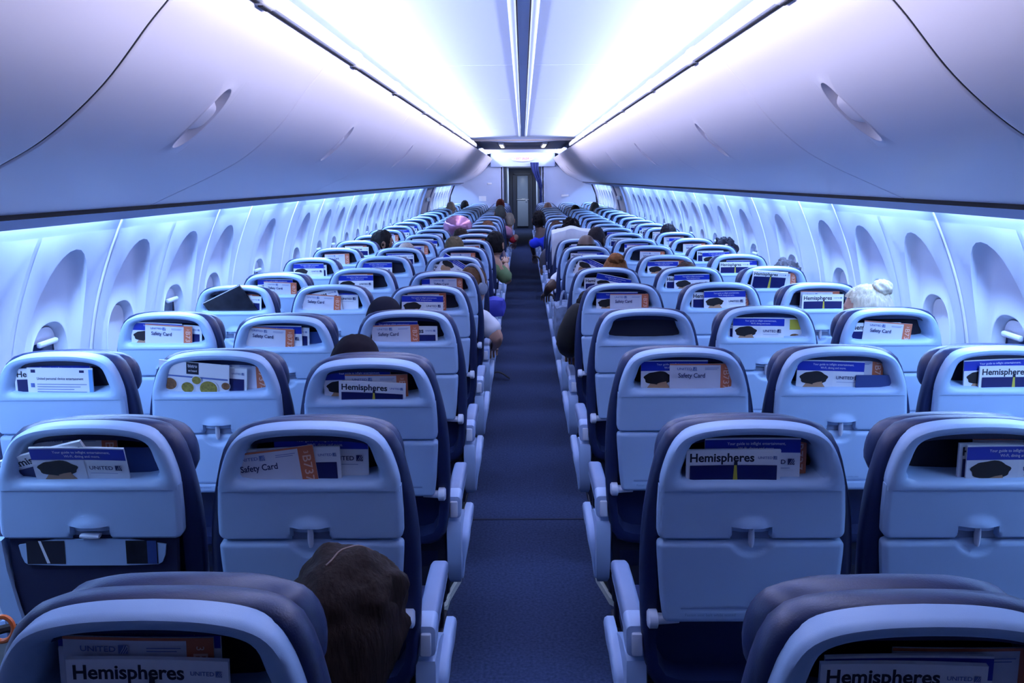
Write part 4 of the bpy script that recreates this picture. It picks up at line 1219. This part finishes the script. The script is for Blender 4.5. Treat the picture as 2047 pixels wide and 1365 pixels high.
person(L_, 0, 15, (1018, 424), 'person in a red shirt leaning far into the aisle', 'cropped', (.3, .25, .2), 'fair', (.50, .012, .03), dy=.2, aisle_arm=((-.10, 12.95, .78), (-.14, 13.2, .65)))
person(L_, 0, 19, (1000, 397), 'person with dark red hair near the far left bulkhead', 'short', (.13, .025, .015), 'tan', (.05, .06, .2))
person(L_, 2, 18, (901, 402), 'person with fair hair far off by the left windows', 'cropped', (.35, .28, .22), 'fair', (.3, .3, .35))
person(L_, 2, 20, (929, 400), 'person with black hair far off before the left bulkhead', 'short', BLK, 'brown', (.1, .1, .12))
person(R_, 2, 3, (1735, 566), 'person with pale blonde hair in a bun by the right window', 'bun', (.50, .44, .34), 'fair', (.3, .32, .4), yaw=62)
person(R_, 2, 5, (1570, 519), 'person with grey wavy hair by the right window', 'curly', (.075, .07, .085), 'fair', (.1, .1, .13), dy=.26)
person(R_, 2, 7, (1448, 474), 'person with dark curly hair by the right window', 'curly', (.015, .014, .022), 'tan', (.04, .04, .05))
person(R_, 2, 9, (1336, 446), 'person with dark hair and a purple band far along the right windows', 'short', (.012, .01, .014), 'tan', (.2, .1, .15))
person(R_, 0, 5, (1230, 510), 'person with auburn hair in a topknot behind the right aisle seats', 'bun', (.17, .065, .022), 'fair', (.2, .22, .25))
person(R_, 1, 5, (1372, 522), 'person with brown hair low behind a right middle seat', 'short', (.045, .022, .016), 'tan', (.1, .1, .12))
person(R_, 0, 7, (1172, 467), 'person with a balding dark head and a white T-shirt, arm over the aisle', 'fringe', (.015, .012, .012), 'dark', (.74, .77, .82), nd=.14, aisle_arm=((.19, 6.62, .80), (.175, 6.86, .72)))
person(R_, 1, 8, (1192, 452), 'person with a shaved dark head in a right middle seat', 'cropped', (.018, .014, .018), 'dark', (.12, .13, .2), yaw=-30)
person(R_, 0, 4, (1180, 578), 'person in black hanging an elbow over the right armrest', 'short', BLK, 'brown', (.006, .006, .008), dy=.26, nd=.12, sleeves='long', aisle_arm=((.205, 4.36, .80), (.24, 4.63, .70), (.262, 4.33, .99)))
person(R_, 0, 10, (1141, 434), 'person with bushy black hair before the white draped seat', 'curly', BLK, 'dark', (.08, .08, .1))
person(R_, 0, 11, (1112, 440), 'person with brown hair low among the right aisle seats', 'short', (.05, .025, .018), 'tan', (.1, .1, .12))
person(R_, 0, 12, (1077, 420), 'person in a bright blue shirt leaning into the far aisle on the right', 'short', BLK, 'dark', (.012, .04, .62), dy=.25, aisle_arm=((.09, 10.75, .86), (.13, 11.0, .66)))
person(R_, 0, 14, (1116, 426), 'person with grey hair among the far right aisle seats', 'cropped', (.10, .10, .11), 'tan', (.2, .2, .25))
person(R_, 0, 18, (1095, 404), 'person with a bald pink head near the far right bulkhead', None, BLK, 'fair', (.3, .3, .4))
person(R_, 1, 17, (1150, 409), 'person with black hair far off in a right middle seat', 'short', BLK, 'brown', (.1, .1, .14))
person(R_, 2, 18, (1189, 403), 'person with grey hair far off by the right windows', 'short', (.06, .07, .075), 'tan', (.1, .1, .14))

# ------------------------------------------------------------------ things people brought
# pink foil balloon
bm = bmesh.new(); bmesh.ops.create_uvsphere(bm, u_segments=48, v_segments=28, radius=.155)
for v in bm.verts:
    a = math.atan2(v.co.y, v.co.x); v.co = Vector((v.co.x*1.03, v.co.y*.8, v.co.z*.78))*(1+.012*math.sin(a*14)*(1-abs(v.co.z)/.16))
bal = empty('balloon', at_y(915, 452, 9.35)); tag(bal, 'shiny pink foil balloon floating over the left aisle seats', 'balloon')
ob('envelope', finish(bm, 'balloon', mat('pink_foil', (.62, .28, .42), .14, metal=.55)), bal)
bm = bmesh.new(); tube(bm, [(0, 0, -.12), (.01, 0, -.25), (-.01, .01, -.42), (0, 0, -.62)], .002, 6); ob('ribbon', finish(bm, 'ribbon', 'white'), bal)
# white sweatshirt draped over the right aisle seat in row ten
so, rc = SEATS[(1, 0, 9)]
bm = bmesh.new(); nx = 26
def drape(u, t):
    # t: 0 low on the rear, 1 top, 2 low on the front
    hw = .215
    if t <= 1: w_ = .30*(1-t)-.012; y = -.022
    else: w_ = .20*(t-1)-.012; y = .165
    if .9 < t < 1.1: y = -.022+.187*(t-.9)/.2; w_ = -.014-.012*math.sin(math.pi*(t-.9)/.2)-.03*math.exp(-((u+.1)/.35)**2)
    n = noise.noise(Vector((u*9, t*5, 3)))*.014
    ww = w_ + .10*max(0, abs(u)-.6)**1.5*(1 if t < 1 else .6) + (.045*math.sin(u*4+1) if t < .1 else 0)
    return Vector(so.location)+PIV+bp(u*hw, y-abs(n)*(1 if t < 1 else -1), ww)
rows_ = [[drape(-1+2*i/nx, t) for i in range(nx+1)] for t in [0, .15, .3, .45, .6, .75, .88, .92, .96, 1, 1.04, 1.08, 1.12, 1.3, 1.5, 1.7]]
loft(bm, rows_, False)
sw = ob('sweatshirt', finish(bm, 'sweatshirt', mat('white_jersey', (.66, .69, .74), .95, .4, 400))); md = sw.modifiers.new('t', 'SOLIDIFY'); md.thickness = .006
tag(sw, 'white sweatshirt draped over a right aisle seat back', 'sweatshirt')
# soft bag hanging on the aisle side, right
def soft_bag(name, loc, size, m_, seed, label, cat, strap=True):
    o = empty(name, loc); tag(o, label, cat)
    bm = bmesh.new(); bmesh.ops.create_cube(bm, size=1); bmesh.ops.subdivide_edges(bm, edges=bm.edges[:], cuts=7, use_grid_fill=True)
    for v in bm.verts:
        c = v.co*2; r = Vector([math.copysign(abs(q)**1, q) for q in c]); n = r.normalized()*1.15
        p = r.lerp(n, .45); p = Vector((p.x*size[0]/2, p.y*size[1]/2, p.z*size[2]/2))
        d = noise.noise(p*14+Vector((seed, 0, 0)))*.018; v.co = p + n.normalized()*d + Vector((0, 0, size[2]/2))
    ob('body', finish(bm, name, m_), o)
    if not strap: return o
    bm = bmesh.new(); h = size[2]
    tube(bm, [(-.0+size[0]*.2*math.cos(t), size[1]*.28*math.cos(t), h*.92+.09*math.sin(t)) for t in [math.pi*q/10 for q in range(11)]], .008, 8)
    ob('strap', finish(bm, 'strap', m_), o)
    return o
soft_bag('tote_bag', (.245, 5.42, .615), (.12, .30, .24), mat('patterned_cloth', (.12, .17, .27), .8, .3, 200, var=.9, vscale=26), 4, 'pale blue patterned cloth bag on the right aisle armrest', 'bag')
soft_bag('pouch', (-.22, 6.42, .62), (.13, .22, .13), mat('royal_cloth', (.03, .04, .36), .7, .3, 200), 9, 'royal blue cloth pouch on a left aisle armrest', 'bag', False)
soft_bag('tote_bag', (-1.0, 1.55, .492), (.34, .30, .26), mat('black_nylon', (.008, .009, .012), .7, .2, 300), 2, 'black bag at the left edge with an orange ring handle', 'bag')
bm = bmesh.new()
ctr = at_y(4, 1257, 1.45)
tube(bm, [ctr+Vector((.020*math.cos(t), .0, .021*math.sin(t))) for t in [2*math.pi*q/24 for q in range(25)]], .0042, 8)
rg = tag(ob('ring', finish(bm, 'ring', mat('orange_plastic', (.80, .16, .03), .35))), 'orange plastic ring at the left edge of the photo', 'ring')
# strap and bag lying on the aisle carpet
o = empty('backpack', (-.36, 6.95, 0)); tag(o, 'black backpack under a left aisle seat, strap on the carpet', 'backpack')
bm = bmesh.new(); box(bm, (-.06, .05, .10), (.26, .36, .2), 0, .05, None, 4); ob('body', finish(bm, 'backpack', mat('black_canvas', (.006, .007, .01), .85, .3, 300)), o)
bm = bmesh.new(); L = []
for q in range(13):
    t = q/12; x = .06+.17*t; z = .012+.05*math.sin(math.pi*t)*(1-t*.4); y = .10-.10*t
    L.append([(x, y-.016, z), (x, y+.016, z), (x+.003, y+.016, z+.006), (x+.003, y-.016, z+.006)])
loft(bm, L, True, True, True); ob('strap', finish(bm, 'backpack_strap', mat('black_webbing', (.008, .008, .012), .8)), o)
# sneaker poking into the aisle on the right
bm = bmesh.new()
secs = []
for t, hw_, hh in ((-.13, .018, .03), (-.10, .036, .045), (0, .042, .05), (.08, .046, .038), (.14, .040, .028), (.165, .018, .014)):
    secs.append([(hw_*math.cos(q), t, .012+hh+hh*math.sin(q)) for q in [2*math.pi*i/16 for i in range(16)]])
loft(bm, secs, True, True, True)
secs = [[(-h_, t, 0), (h_, t, 0), (h_, t, .026), (-h_, t, .026)] for t, h_ in ((-.135, .02), (-.105, .038), (0, .044), (.08, .049), (.145, .043), (.17, .02))]
loft(bm, secs, True, True, True, 1)
sm = finish(bm, 'sneaker', [pm('shoe', (.03, .035, .03), .7), pm('sole', (.55, .6, .55), .6)])
for s_ in (-1, 1):
    sn = tag(ob('sneaker', sm), 'dark sneaker with a pale sole at the %s edge of the aisle' % SIDE[s_], 'shoe', 'sneakers by the aisle')
    sn.location = (s_*.335, 3.40, 0); sn.rotation_euler = (0, 0, math.radians(8*s_))
